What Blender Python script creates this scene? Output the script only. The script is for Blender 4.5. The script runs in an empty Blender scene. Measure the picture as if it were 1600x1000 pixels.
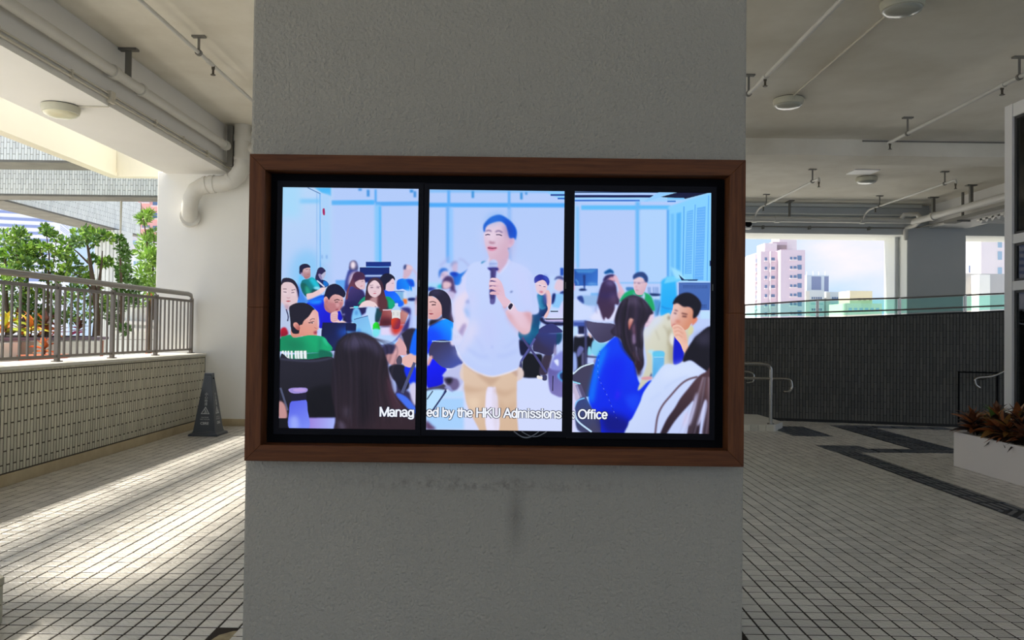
import bpy, bmesh, math, random
import numpy as np
from mathutils import Vector, Matrix

random.seed(7)
SC = bpy.context.scene
COL = SC.collection

# ---------------------------------------------------------------- camera
FPX = 1200.0
CAMZ = 1.5
PITCH, ROLL = 0.0168, 0.0125
Fv = Vector((0, math.cos(PITCH), math.sin(PITCH)))
U0 = Vector((0, -math.sin(PITCH), math.cos(PITCH)))
R0 = Vector((1, 0, 0))
Rv = R0 * math.cos(ROLL) + U0 * math.sin(ROLL)
Uv = U0 * math.cos(ROLL) - R0 * math.sin(ROLL)
CAM = Vector((0, 0, CAMZ))
cd = bpy.data.cameras.new('camera')
cd.sensor_width = 36.0
cd.lens = 36.0 * FPX / 1600.0
cd.clip_start, cd.clip_end = 0.05, 3000
cam = bpy.data.objects.new('camera', cd)
cam.matrix_world = Matrix(((Rv.x, Uv.x, -Fv.x, CAM.x), (Rv.y, Uv.y, -Fv.y, CAM.y),
                           (Rv.z, Uv.z, -Fv.z, CAM.z), (0, 0, 0, 1)))
COL.objects.link(cam)
SC.camera = cam


def ray(px, py):
    return Fv + Rv * ((px - 800) / FPX) + Uv * ((500 - py) / FPX)


def at(px, py, Y):
    d = ray(px, py)
    return CAM + d * (Y / d.y)


def project(p):
    v = Vector(p) - CAM
    w = v.dot(Fv)
    return 800 + FPX * v.dot(Rv) / w, 500 - FPX * v.dot(Uv) / w


# ---------------------------------------------------------------- sky, sun, exposure
vs = SC.view_settings
vs.view_transform = 'Standard'
vs.look = 'None'
vs.gamma = 1.0
vs.exposure = 0.5
vs.use_curve_mapping = False

SKY_STRENGTH = 0.77
SUN_STRENGTH = 6.8
W = bpy.data.worlds.new('sky')
SC.world = W
W.use_nodes = True
nt = W.node_tree
nt.nodes.clear()
wo = nt.nodes.new('ShaderNodeOutputWorld')
bg = nt.nodes.new('ShaderNodeBackground')
tc = nt.nodes.new('ShaderNodeTexCoord')
mp = nt.nodes.new('ShaderNodeMapping')
mp.inputs['Scale'].default_value = (1.0, 1.0, 2.2)
mp.inputs['Location'].default_value = (0.35, 0.1, 0.05)
n1 = nt.nodes.new('ShaderNodeTexNoise')
n1.inputs['Scale'].default_value = 3.2
n1.inputs['Detail'].default_value = 7
n1.inputs['Roughness'].default_value = 0.52
cr = nt.nodes.new('ShaderNodeValToRGB')
cr.color_ramp.elements[0].position = 0.48
cr.color_ramp.elements[1].position = 0.68
sx = nt.nodes.new('ShaderNodeSeparateXYZ')
gr = nt.nodes.new('ShaderNodeValToRGB')
gr.color_ramp.elements[0].position = 0.0
gr.color_ramp.elements[0].color = (0.60, 0.76, 0.98, 1)
gr.color_ramp.elements[1].position = 0.7
gr.color_ramp.elements[1].color = (0.42, 0.64, 1.0, 1)
mx = nt.nodes.new('ShaderNodeMix')
mx.data_type = 'RGBA'
mx.inputs['B'].default_value = (0.93, 0.88, 0.94, 1)
L = nt.links.new
L(tc.outputs['Generated'], mp.inputs['Vector'])
L(mp.outputs['Vector'], n1.inputs['Vector'])
L(n1.outputs['Fac'], cr.inputs['Fac'])
L(tc.outputs['Generated'], sx.inputs['Vector'])
L(sx.outputs['Z'], gr.inputs['Fac'])
L(cr.outputs['Color'], mx.inputs['Factor'])
L(gr.outputs['Color'], mx.inputs['A'])
L(mx.outputs['Result'], bg.inputs['Color'])
bg.inputs['Strength'].default_value = SKY_STRENGTH
L(bg.outputs['Background'], wo.inputs['Surface'])

sd = bpy.data.lights.new('sun', 'SUN')
sd.energy = SUN_STRENGTH
sd.angle = math.radians(6.0)
sd.color = (1.0, 0.93, 0.82)
so = bpy.data.objects.new('sun', sd)
sun_dir = Vector((1.0, -0.06, -1.217)).normalized()
so.rotation_euler = sun_dir.to_track_quat('-Z', 'Y').to_euler()
so.location = (-30, 4, 40)
COL.objects.link(so)


# ---------------------------------------------------------------- materials
def mat(name, col, rough=0.6, metal=0.0, var=None, bump=None, spec=0.5, coord='Object', emit=None, vattr=None, rnd=None, stretch=None, coat=0.0):
    """col; var=(scale, amount, colour2); bump=(scale, strength, distance); rnd=('island'|'object', amount)"""
    m = bpy.data.materials.new(name)
    m.use_nodes = True
    t = m.node_tree
    b = t.nodes['Principled BSDF']
    b.inputs['Base Color'].default_value = (*col, 1)
    b.inputs['Roughness'].default_value = rough
    b.inputs['Metallic'].default_value = metal
    b.inputs['Specular IOR Level'].default_value = spec
    b.inputs['Coat Weight'].default_value = coat
    c = t.nodes.new('ShaderNodeTexCoord')
    vec = c.outputs[coord]
    if stretch:
        g = t.nodes.new('ShaderNodeMapping')
        g.inputs['Scale'].default_value = stretch
        t.links.new(vec, g.inputs['Vector'])
        vec = g.outputs['Vector']
    last = None
    if var:
        n = t.nodes.new('ShaderNodeTexNoise')
        n.inputs['Scale'].default_value = var[0]
        n.inputs['Detail'].default_value = 6
        n.inputs['Roughness'].default_value = 0.6
        t.links.new(vec, n.inputs['Vector'])
        r = t.nodes.new('ShaderNodeMapRange')
        r.inputs['From Min'].default_value = 0.35
        r.inputs['From Max'].default_value = 0.68
        r.inputs['To Max'].default_value = var[1]
        t.links.new(n.outputs['Fac'], r.inputs['Value'])
        x = t.nodes.new('ShaderNodeMix')
        x.data_type = 'RGBA'
        x.inputs['A'].default_value = (*col, 1)
        x.inputs['B'].default_value = (*var[2], 1)
        t.links.new(r.outputs['Result'], x.inputs['Factor'])
        last = x.outputs['Result']
    if rnd:
        if rnd[0] == 'island':
            q = t.nodes.new('ShaderNodeNewGeometry').outputs['Random Per Island']
        else:
            q = t.nodes.new('ShaderNodeObjectInfo').outputs['Random']
        r = t.nodes.new('ShaderNodeMapRange')
        r.inputs['To Min'].default_value = 1 - rnd[1]
        r.inputs['To Max'].default_value = 1 + rnd[1] * 0.6
        t.links.new(q, r.inputs['Value'])
        x = t.nodes.new('ShaderNodeMix')
        x.data_type = 'RGBA'
        x.blend_type = 'MULTIPLY'
        x.inputs['Factor'].default_value = 1
        if last:
            t.links.new(last, x.inputs['A'])
        else:
            x.inputs['A'].default_value = (*col, 1)
        t.links.new(r.outputs['Result'], x.inputs['B'])
        last = x.outputs['Result']
    if last:
        t.links.new(last, b.inputs['Base Color'])
    if bump:
        n = t.nodes.new('ShaderNodeTexNoise')
        n.inputs['Scale'].default_value = bump[0]
        n.inputs['Detail'].default_value = 4
        t.links.new(vec, n.inputs['Vector'])
        u = t.nodes.new('ShaderNodeBump')
        u.inputs['Strength'].default_value = bump[1]
        u.inputs['Distance'].default_value = bump[2]
        t.links.new(n.outputs['Fac'], u.inputs['Height'])
        t.links.new(u.outputs['Normal'], b.inputs['Normal'])
        if coat:
            b.inputs['Coat Roughness'].default_value = 0.25
            t.links.new(u.outputs['Normal'], b.inputs['Coat Normal'])
    if emit:
        b.inputs['Emission Color'].default_value = (*emit[0], 1)
        b.inputs['Emission Strength'].default_value = emit[1]
    return m


def glass_mat(name, tint, gloss=0.9, rough=0.02, fac=None):
    m = bpy.data.materials.new(name)
    m.use_nodes = True
    t = m.node_tree
    t.nodes.clear()
    o = t.nodes.new('ShaderNodeOutputMaterial')
    a = t.nodes.new('ShaderNodeBsdfTransparent')
    a.inputs['Color'].default_value = (*tint, 1)
    g = t.nodes.new('ShaderNodeBsdfGlossy')
    g.inputs['Roughness'].default_value = rough
    g.inputs['Color'].default_value = (gloss, gloss, gloss, 1)
    f = t.nodes.new('ShaderNodeFresnel')
    f.inputs['IOR'].default_value = 1.45
    x = t.nodes.new('ShaderNodeMixShader')
    t.links.new(f.outputs['Fac'], x.inputs['Fac'])
    t.links.new(a.outputs[0], x.inputs[1])
    t.links.new(g.outputs[0], x.inputs[2])
    t.links.new(x.outputs[0], o.inputs['Surface'])
    return m


M = {}
M['pillar'] = mat('pillar_plaster', (0.50, 0.485, 0.43), 0.75, var=(1.3, 0.5, (0.43, 0.415, 0.365)), bump=(95, 0.55, 0.006))
M['white_wall'] = mat('white_painted_render', (0.90, 0.88, 0.81), 0.7, var=(1.0, 0.5, (0.83, 0.81, 0.75)), bump=(60, 0.15, 0.004))
M['ceiling'] = mat('ceiling_paint', (0.81, 0.77, 0.67), 0.8, var=(0.9, 0.9, (0.66, 0.61, 0.50)), bump=(25, 0.12, 0.006))
M['beam'] = mat('beam_paint', (0.80, 0.78, 0.74), 0.75, var=(0.8, 0.5, (0.72, 0.70, 0.65)))
M['facade'] = mat('facade_paint', (0.60, 0.62, 0.62), 0.75, var=(0.8, 0.5, (0.54, 0.56, 0.56)))
M['reveal'] = mat('pale_trim_lit_reveal', (0.78, 0.79, 0.74), 0.7)  # cornice and ledge paint; on the reveals its paleness stands for daylight
M['cream'] = mat('cream_render', (0.86, 0.80, 0.63), 0.75, var=(0.8, 0.5, (0.82, 0.76, 0.58)))
M['coping'] = mat('pale_coping', (0.72, 0.70, 0.63), 0.6, var=(3, 0.5, (0.62, 0.59, 0.52)))
M['skirting'] = mat('ochre_skirting', (0.56, 0.46, 0.29), 0.7, var=(4, 0.8, (0.44, 0.34, 0.2)))
M['grout'] = mat('brown_grout', (0.050, 0.038, 0.028), 0.9, var=(2.0, 0.7, (0.028, 0.023, 0.019)), spec=0.2)
tile_kw = dict(coat=0.7, rough=0.42, var=(3.2, 0.6, (0.58, 0.55, 0.50)), bump=(38, 0.8, 0.010), spec=1.0)
M['tile_field'] = mat('floor_tile_field', (0.72, 0.685, 0.61), rnd=('island', 0.16), **tile_kw)
M['tile_one'] = mat('floor_tile_single', (0.72, 0.685, 0.61), rnd=('object', 0.16), **tile_kw)
wt = dict(rough=0.55, var=(5, 0.6, (0.50, 0.47, 0.36)), bump=(200, 0.2, 0.002))
M['wall_tile_field'] = mat('wall_tile_field', (0.62, 0.58, 0.455), rnd=('island', 0.15), **wt)
M['wall_tile_one'] = mat('wall_tile_single', (0.62, 0.58, 0.455), rnd=('object', 0.15), **wt)
M['joint'] = mat('dark_joint', (0.075, 0.06, 0.042), 0.9)
M['far_tile'] = mat('pale_cladding_tile', (0.80, 0.81, 0.76), 0.5, rnd=('island', 0.12))
M['far_joint'] = mat('cladding_joint', (0.28, 0.27, 0.24), 0.9)
M['soffit_dark'] = mat('dark_soffit', (0.20, 0.19, 0.16), 0.9, var=(3, 0.8, (0.13, 0.12, 0.10)))  # soffit coloured darker than the cladding tiles, with a mottled tone
M['dark_tile'] = mat('charcoal_rib_tile', (0.078, 0.075, 0.062), 0.55, rnd=('island', 0.22), var=(1.2, 0.6, (0.062, 0.060, 0.050)))
M['dark_joint'] = mat('charcoal_joint', (0.025, 0.025, 0.023), 0.9)
M['steel'] = mat('brushed_steel', (0.36, 0.34, 0.30), 0.24, 1.0)
M['rail_paint'] = mat('taupe_rail_paint', (0.20, 0.175, 0.15), 0.4, 0.35, var=(6, 0.4, (0.16, 0.135, 0.11)))
M['handrail'] = mat('grey_handrail', (0.30, 0.28, 0.25), 0.32, 0.6)
M['pipe'] = mat('painted_pipe', (0.60, 0.585, 0.535), 0.45, var=(3, 0.4, (0.52, 0.5, 0.44)))
M['conduit'] = mat('cream_conduit', (0.60, 0.56, 0.46), 0.5)
M['hanger'] = mat('grey_bracket', (0.20, 0.19, 0.165), 0.6, 0.3)
M['brass'] = mat('dull_brass', (0.10, 0.085, 0.06), 0.45, 0.6)
M['pvc'] = mat('white_drain_pvc', (0.70, 0.68, 0.62), 0.5, var=(4, 0.5, (0.60, 0.56, 0.46)))
M['lamp_rim'] = mat('cream_lamp_rim', (0.58, 0.56, 0.44), 0.5)
M['lamp_glass'] = mat('opal_diffuser', (0.45, 0.45, 0.38), 0.22, coat=0.5)
M['lamp_cream'] = mat('yellowed_diffuser', (0.70, 0.66, 0.46), 0.3, coat=0.3)
M['black'] = mat('matt_black', (0.003, 0.003, 0.004), 0.8, spec=0.1)
M['bezel'] = mat('display_bezel', (0.003, 0.003, 0.006), 0.5, spec=0.12)
M['cone'] = mat('slate_grey_plastic', (0.055, 0.065, 0.08), 0.45)
M['cone_print'] = mat('pale_print', (0.55, 0.57, 0.58), 0.6)
M['planter'] = mat('white_planter_paint', (0.84, 0.78, 0.73), 0.6, var=(1.5, 0.4, (0.79, 0.73, 0.68)))
M['soil'] = mat('dark_soil', (0.03, 0.022, 0.016), 0.95)
M['frame_white'] = mat('off_white_aluminium', (0.82, 0.81, 0.79), 0.45)
M['gasket'] = mat('dark_gasket', (0.06, 0.058, 0.055), 0.6)
M['tactile'] = mat('slate_tactile_paver', (0.075, 0.083, 0.098), 0.38, spec=0.8, rnd=('object', 0.15))
M['tactile_groove'] = mat('dark_paver_groove', (0.018, 0.020, 0.024), 0.7)
M['dark_mat'] = mat('charcoal_paver', (0.05, 0.052, 0.052), 0.6)
M['pane'] = glass_mat('window_pane', (0.62, 0.66, 0.64))
M['green_glass'] = glass_mat('green_balustrade_glass', (0.66, 0.92, 0.85))
M['terrace'] = mat('terrace_screed', (0.66, 0.64, 0.58), 0.8, var=(1, 0.6, (0.58, 0.56, 0.50)))
M['city_ground'] = mat('hazy_city_ground', (0.62, 0.62, 0.61), 0.9)
M['leaf_green'] = mat('bright_leaf', (0.36, 0.58, 0.09), 0.45, rnd=('island', 0.55))
M['leaf_dark'] = mat('deep_leaf', (0.12, 0.25, 0.05), 0.45, rnd=('island', 0.5))
M['leaf_bamboo'] = mat('lime_leaf', (0.34, 0.55, 0.10), 0.5, rnd=('island', 0.4))
M['bark'] = mat('brown_bark', (0.10, 0.065, 0.04), 0.8)
for nm, cc in dict(croton_orange=(0.26, 0.080, 0.022), croton_brown=(0.13, 0.045, 0.018), croton_dark=(0.028, 0.014, 0.012),
                   croton_green=(0.075, 0.14, 0.025), croton_gold=(0.30, 0.15, 0.035), croton_flame=(0.72, 0.20, 0.05),
                   croton_yellow=(0.72, 0.60, 0.06), croton_lime=(0.42, 0.5, 0.06), croton_pink=(0.55, 0.07, 0.18)).items():
    M[nm] = mat(nm + '_leaf', cc, 0.4, var=(14, 0.6, tuple(min(1, c * 1.7 + 0.01) for c in cc)))


# ---------------------------------------------------------------- mesh helpers
class MB:
    def __init__(s):
        s.v, s.f = [], []

    def box(s, x0, x1, y0, y1, z0, z1):
        b = len(s.v)
        s.v += [(x0, y0, z0), (x1, y0, z0), (x1, y1, z0), (x0, y1, z0), (x0, y0, z1), (x1, y0, z1), (x1, y1, z1), (x0, y1, z1)]
        s.f += [tuple(b + i for i in q) for q in ((0, 3, 2, 1), (4, 5, 6, 7), (0, 1, 5, 4), (1, 2, 6, 5), (2, 3, 7, 6), (3, 0, 4, 7))]
        return s

    def quad(s, a, b, c, d):
        k = len(s.v)
        s.v += [tuple(a), tuple(b), tuple(c), tuple(d)]
        s.f.append((k, k + 1, k + 2, k + 3))

    def prism(s, pts, z0, z1):
        """plan polygon (counter-clockwise) between two heights (numbers or per-point lists)"""
        k, n = len(s.v), len(pts)
        za = z0 if isinstance(z0, (list, tuple)) else [z0] * n
        zb = z1 if isinstance(z1, (list, tuple)) else [z1] * n
        s.v += [(p[0], p[1], z) for p, z in zip(pts, za)] + [(p[0], p[1], z) for p, z in zip(pts, zb)]
        s.f.append(tuple(range(k + n - 1, k - 1, -1)))
        s.f.append(tuple(range(k + n, k + 2 * n)))
        for i in range(n):
            j = (i + 1) % n
            s.f.append((k + i, k + j, k + n + j, k + n + i))
        return s

    def tube(s, path, r, n=10, caps=True):
        path = [Vector(p) for p in path]
        rs = r if isinstance(r, (list, tuple)) else [r] * len(path)
        k = len(s.v)
        up = None
        for i, p in enumerate(path):
            if i == 0:
                d = path[1] - p
            elif i == len(path) - 1:
                d = p - path[i - 1]
            else:
                d = (path[i + 1] - p).normalized() + (p - path[i - 1]).normalized()
            d.normalize()
            if up is None:
                up = Vector((0, 0, 1)) if abs(d.z) < 0.9 else Vector((1, 0, 0))
            a = up - d * up.dot(d)
            if a.length < 1e-4:
                a = Vector((0, 1, 0)) - d * d.y
            a.normalize()
            up = a
            b = d.cross(a)
            for j in range(n):
                t = 2 * math.pi * j / n
                s.v.append(tuple(p + (a * math.cos(t) + b * math.sin(t)) * rs[i]))
        for i in range(len(path) - 1):
            for j in range(n):
                q = (j + 1) % n
                s.f.append((k + i * n + j, k + i * n + q, k + (i + 1) * n + q, k + (i + 1) * n + j))
        if caps:
            s.f.append(tuple(k + j for j in range(n - 1, -1, -1)))
            e = k + (len(path) - 1) * n
            s.f.append(tuple(e + j for j in range(n)))
        return s

    def lathe(s, c, prof, n=28):
        """prof: (radius, z) list about the vertical axis through c"""
        k = len(s.v)
        for r, z in prof:
            for j in range(n):
                t = 2 * math.pi * j / n
                s.v.append((c[0] + r * math.cos(t), c[1] + r * math.sin(t), c[2] + z))
        for i in range(len(prof) - 1):
            for j in range(n):
                q = (j + 1) % n
                s.f.append((k + i * n + j, k + i * n + q, k + (i + 1) * n + q, k + (i + 1) * n + j))
        s.f.append(tuple(k + j for j in range(n)))
        e = k + (len(prof) - 1) * n
        s.f.append(tuple(e + j for j in range(n)))
        return s

    def mesh(s, name, m=None, smooth=False):
        me = bpy.data.meshes.new(name)
        me.from_pydata(s.v, [], s.f)
        bm = bmesh.new()
        bm.from_mesh(me)
        bmesh.ops.recalc_face_normals(bm, faces=bm.faces)
        bm.to_mesh(me)
        bm.free()
        if m:
            me.materials.append(m)
        if smooth:
            for p in me.polygons:
                p.use_smooth = True
        me.update()
        return me

    def build(s, name, m, parent=None, smooth=False, bevel=0, kind=None, raw=False):
        if raw:
            me = bpy.data.meshes.new(name)
            me.from_pydata(s.v, [], s.f)
            me.materials.append(m)
        else:
            me = s.mesh(name, m, smooth)
        o = bpy.data.objects.new(name, me)
        COL.objects.link(o)
        if bevel:
            b = o.modifiers.new('edge', 'BEVEL')
            b.width = bevel
            b.segments = 2
            b.limit_method = 'ANGLE'
        if smooth:
            try:
                me.set_sharp_from_angle(angle=math.radians(40))
            except Exception:
                pass
        adopt(o, parent)
        if kind:
            o['kind'] = kind
        return o


def adopt(o, parent):
    """parent while keeping world coordinates (parents are only ever translated / turned about z)"""
    if parent is not None:
        o.parent = parent
        o.matrix_parent_inverse = parent_world(parent).inverted()


def parent_world(p):
    m = p.matrix_basis.copy()
    q = p
    while q.parent is not None:
        m = q.parent.matrix_basis @ q.matrix_parent_inverse @ m
        q = q.parent
    return m


def empty(name, loc=(0, 0, 0)):
    o = bpy.data.objects.new(name, None)
    o.empty_display_size = 0.2
    o.location = loc
    COL.objects.link(o)
    return o


def tag(o, label, cat, group=None, kind=None):
    o['label'] = label
    o['category'] = cat
    if group:
        o['group'] = group
    if kind:
        o['kind'] = kind
    return o


def struct(o, label, cat):
    return tag(o, label, cat, None, 'structure')


def dup(o, name=None):
    c = o.copy()
    COL.objects.link(c)
    return c


def text_mesh(s, size, font=None, align='CENTER', ext=0.0, offset=0.0, spacing=1.0):
    cu = bpy.data.curves.new('writing', 'FONT')
    cu.body = s
    cu.size = size
    cu.align_x = align
    cu.extrude = ext
    cu.offset = offset
    cu.space_character = spacing
    cu.resolution_u = 4
    o = bpy.data.objects.new('writing', cu)
    COL.objects.link(o)
    dg = bpy.context.evaluated_depsgraph_get()
    me = bpy.data.meshes.new_from_object(o.evaluated_get(dg))
    bpy.data.objects.remove(o)
    bpy.data.curves.remove(cu)
    return me

# ================================================================ STRUCTURE
PIT = 0.1058
CEIL = 4.63
# ---- floor: grout bed, tiles
fl = MB().box(-4.76, 14.2, -6, 19.2, -0.25, -0.0025).build('floor', M['grout'])
struct(fl, 'floor of small square beige tiles with dark joints around the pillar', 'floor')
GX, GY = -1.8835, 3.786
tw = PIT - 0.0105


def tile_shape(mb, cx, cy, h, j, tilt=0.0012):
    k = len(mb.v)
    r = [h + random.uniform(-tilt, tilt) for _ in range(4)]
    a, b = j / 2, j / 2 - 0.0022
    for q, (sx_, sy_) in enumerate(((-1, -1), (1, -1), (1, 1), (-1, 1))):
        mb.v.append((cx + sx_ * a, cy + sy_ * a, h - 0.008))
    for q, (sx_, sy_) in enumerate(((-1, -1), (1, -1), (1, 1), (-1, 1))):
        mb.v.append((cx + sx_ * a, cy + sy_ * a, r[q] - 0.002))
    for q, (sx_, sy_) in enumerate(((-1, -1), (1, -1), (1, 1), (-1, 1))):
        mb.v.append((cx + sx_ * b, cy + sy_ * b, r[q]))
    mb.f.append((k + 8, k + 9, k + 10, k + 11))
    for i in range(4):
        n = (i + 1) % 4
        mb.f.append((k + i, k + n, k + 4 + n, k + 4 + i))
        mb.f.append((k + 4 + i, k + 4 + n, k + 8 + n, k + 8 + i))


cells = []
for i in range(-28, 135):
    for j in range(-16, 96):
        cx, cy = GX + (i + 0.5) * PIT, GY + (j + 0.5) * PIT
        if cx < -4.70 or cx > 11.5 or abs(cx) > 0.85 * cy + 1.6:
            continue
        if -1.30 < cx < 1.15 and 3.43 < cy < 4.6:
            continue
        if abs(cx + 1.385) < 0.06 and 3.70 < cy < 3.86:
            continue
        px, py = project((cx, cy, 0))
        seen = 3.3 < cy and -10 < px < 1610 and py < 1004 and not (378 < px < 1160) and not (px < 18 and py > 880)
        cells.append((cx, cy, seen))
near = sorted((c for c in cells if c[2]), key=lambda c: c[1])[:300]
near_set = {(c[0], c[1]) for c in near}
variants = []
for k in range(6):
    mb = MB()
    tile_shape(mb, 0, 0, 0, tw)
    me = mb.mesh('tile', M['tile_one'])
    variants.append(me)
for c in near:
    o = bpy.data.objects.new('tile', random.choice(variants))
    o.location = (c[0], c[1], random.uniform(-0.0008, 0.0008))
    COL.objects.link(o)
    adopt(o, fl)
mb = MB()
for c in cells:
    if (c[0], c[1]) not in near_set:
        tile_shape(mb, c[0], c[1], random.uniform(-0.0008, 0.0008), tw)
mb.build('tile_field', M['tile_field'], fl, kind='stuff', raw=True)
patch = MB().prism([(-1.44, 3.72), (-1.33, 3.69), (-1.33, 3.86), (-1.37, 3.85), (-1.42, 3.80)], -0.007, -0.002)
patch.build('exposed_screed', mat('sandy_screed', (0.42, 0.35, 0.2), 0.9, var=(20, 0.7, (0.2, 0.15, 0.09))), fl)

# ---- pillar in the middle
PY = 3.5
pl_, pr_ = at(386.3, 520, PY).x, at(1164.0, 520, PY).x
pil = MB().box(pl_, pr_, PY, PY + 1.0, -0.2, CEIL + 0.1).build('pillar', None, bevel=0.012)
pm = mat('stained_pillar_plaster', (0.36, 0.335, 0.272), 0.75, var=(1.3, 0.5, (0.31, 0.29, 0.235)), bump=(75, 1.0, 0.012))
t_ = pm.node_tree
b_ = t_.nodes['Principled BSDF']
src = b_.inputs['Base Color'].links[0].from_socket
tcn = t_.nodes.new('ShaderNodeTexCoord')
sp = t_.nodes.new('ShaderNodeSeparateXYZ')
t_.links.new(tcn.outputs['Object'], sp.inputs[0])


def band(sock, c, w):
    a = t_.nodes.new('ShaderNodeMath'); a.operation = 'SUBTRACT'; a.inputs[1].default_value = c
    t_.links.new(sock, a.inputs[0])
    d = t_.nodes.new('ShaderNodeMath'); d.operation = 'ABSOLUTE'
    t_.links.new(a.outputs[0], d.inputs[0])
    r = t_.nodes.new('ShaderNodeMapRange'); r.inputs['From Min'].default_value = 0; r.inputs['From Max'].default_value = w
    r.inputs['To Min'].default_value = 1; r.inputs['To Max'].default_value = 0
    t_.links.new(d.outputs[0], r.inputs['Value'])
    return r.outputs[0]


def mul(a, b):
    n = t_.nodes.new('ShaderNodeMath'); n.operation = 'MULTIPLY'
    for q, s in enumerate((a, b)):
        if isinstance(s, float):
            n.inputs[q].default_value = s
        else:
            t_.links.new(s, n.inputs[q])
    return n.outputs[0]


def add(a, b):
    n = t_.nodes.new('ShaderNodeMath'); n.operation = 'ADD'
    t_.links.new(a, n.inputs[0]); t_.links.new(b, n.inputs[1])
    return n.outputs[0]


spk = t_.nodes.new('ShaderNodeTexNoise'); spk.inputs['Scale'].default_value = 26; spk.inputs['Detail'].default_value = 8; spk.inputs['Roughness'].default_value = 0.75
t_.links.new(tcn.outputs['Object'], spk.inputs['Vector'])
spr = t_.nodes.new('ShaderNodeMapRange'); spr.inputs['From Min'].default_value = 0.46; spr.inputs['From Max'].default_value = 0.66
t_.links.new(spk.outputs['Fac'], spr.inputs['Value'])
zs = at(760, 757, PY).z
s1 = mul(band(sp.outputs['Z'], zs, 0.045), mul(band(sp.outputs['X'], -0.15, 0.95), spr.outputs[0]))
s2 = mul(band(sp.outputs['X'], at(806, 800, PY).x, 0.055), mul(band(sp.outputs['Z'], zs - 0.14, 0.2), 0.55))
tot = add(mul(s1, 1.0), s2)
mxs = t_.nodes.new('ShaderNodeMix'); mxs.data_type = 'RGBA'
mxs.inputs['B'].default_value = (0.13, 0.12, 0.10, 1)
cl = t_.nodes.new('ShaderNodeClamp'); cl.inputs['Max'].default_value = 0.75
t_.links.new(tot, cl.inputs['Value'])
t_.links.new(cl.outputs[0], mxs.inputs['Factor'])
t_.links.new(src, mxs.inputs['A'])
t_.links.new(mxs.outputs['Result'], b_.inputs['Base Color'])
pil.data.materials.clear()
pil.data.materials.append(pm)
struct(pil, 'grey textured plaster pillar that carries the video screens', 'pillar')

# ---- ceiling and beams
ce = MB().box(-4.43, 14.2, -5, 18.15, CEIL, CEIL + 0.3).build('ceiling', M['ceiling'])
struct(ce, 'grey stained concrete ceiling slab over the covered walkway', 'ceiling')
BL0, BL1, BZ = -5.43, -4.43, 3.92
o = MB().box(BL0, BL1, -5, 12.6, BZ, CEIL + 0.3).build('ceiling_beam', M['beam'])
struct(o, 'deep pale ceiling beam running away above the parapet', 'beam')
o = MB().box(-4.43, 9.85, 12.1, 12.75, 4.37, CEIL + 0.02).build('ceiling_beam', M['ceiling'])
struct(o, 'shallow cross beam dividing the ceiling behind the pillar', 'beam')
o = MB().box(9.85, 10.7, -5, 18.15, 4.1, CEIL + 0.02).build('ceiling_beam', M['beam'])
struct(o, 'beam beside the large white pipe above the glazed partition', 'beam')

# ---- far left white wall with base
o = MB().box(-5.56, -3.3, 11.96, 13.2, -0.2, 3.95).build('wall_back_left', M['white_wall'], bevel=0.01)
struct(o, 'white rendered wall behind the grey safety cone', 'wall')
o = MB().box(-4.755, -3.3, 11.945, 11.97, -0.007, 0.11).build('baseboard_back_left', M['skirting'])
struct(o, 'ochre tile skirting along the foot of the white wall', 'skirting')
# ceiling fill above that wall so the beam and slab land on it
o = MB().box(-4.43, -3.3, 12.75, 13.2, 3.95, CEIL + 0.02).build('wall_back_left', M['white_wall'])
struct(o, 'short white wall piece between the white wall and the ceiling', 'wall')

# ---- parapet on the left: body, tiles, skirting, coping
WX = -4.755
wl = MB().box(-5.35, WX - 0.006, 3.0, 11.95, -0.2, 1.09).build('wall_left', M['joint'])
struct(wl, 'low parapet wall clad in narrow upright beige tiles', 'wall')
CP, TH = 0.0495, 0.26
Z0, Z1 = 0.115, 1.062
wt_list = []
ncol = int((11.93 - 3.0) / CP)
for i in range(ncol):
    yc = 11.93 - (i + 0.5) * CP
    z = Z0 - (0.13 if i % 2 else 0.0) - 0.05
    while z < Z1:
        a, b = max(z, Z0), min(z + TH, Z1)
        if b - a > 0.02:
            p = project((WX, yc, (a + b) / 2)) if yc > 1 else (-999, 0)
            wt_list.append((yc, round(a, 4), round(b, 4), -8 < p[0] < 330))
        z += TH
big = sorted((w for w in wt_list if w[3]), key=lambda w: w[0])[:300]
bigset = {(w[0], w[1]) for w in big}
cache = {}


def wall_tile(mb, yc, a, b):
    k = len(mb.v)
    w, d = (CP - 0.0135) / 2, 0.0025
    for x, e in ((WX - 0.007, 0), (WX - 0.001, d)):
        mb.v += [(x, yc - w + e, a + 0.006 + e), (x, yc + w - e, a + 0.006 + e), (x, yc + w - e, b - 0.006 - e), (x, yc - w + e, b - 0.006 - e)]
    mb.f.append((k + 4, k + 5, k + 6, k + 7))
    for q in range(4):
        n = (q + 1) % 4
        mb.f.append((k + q, k + n, k + 4 + n, k + 4 + q))


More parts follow.
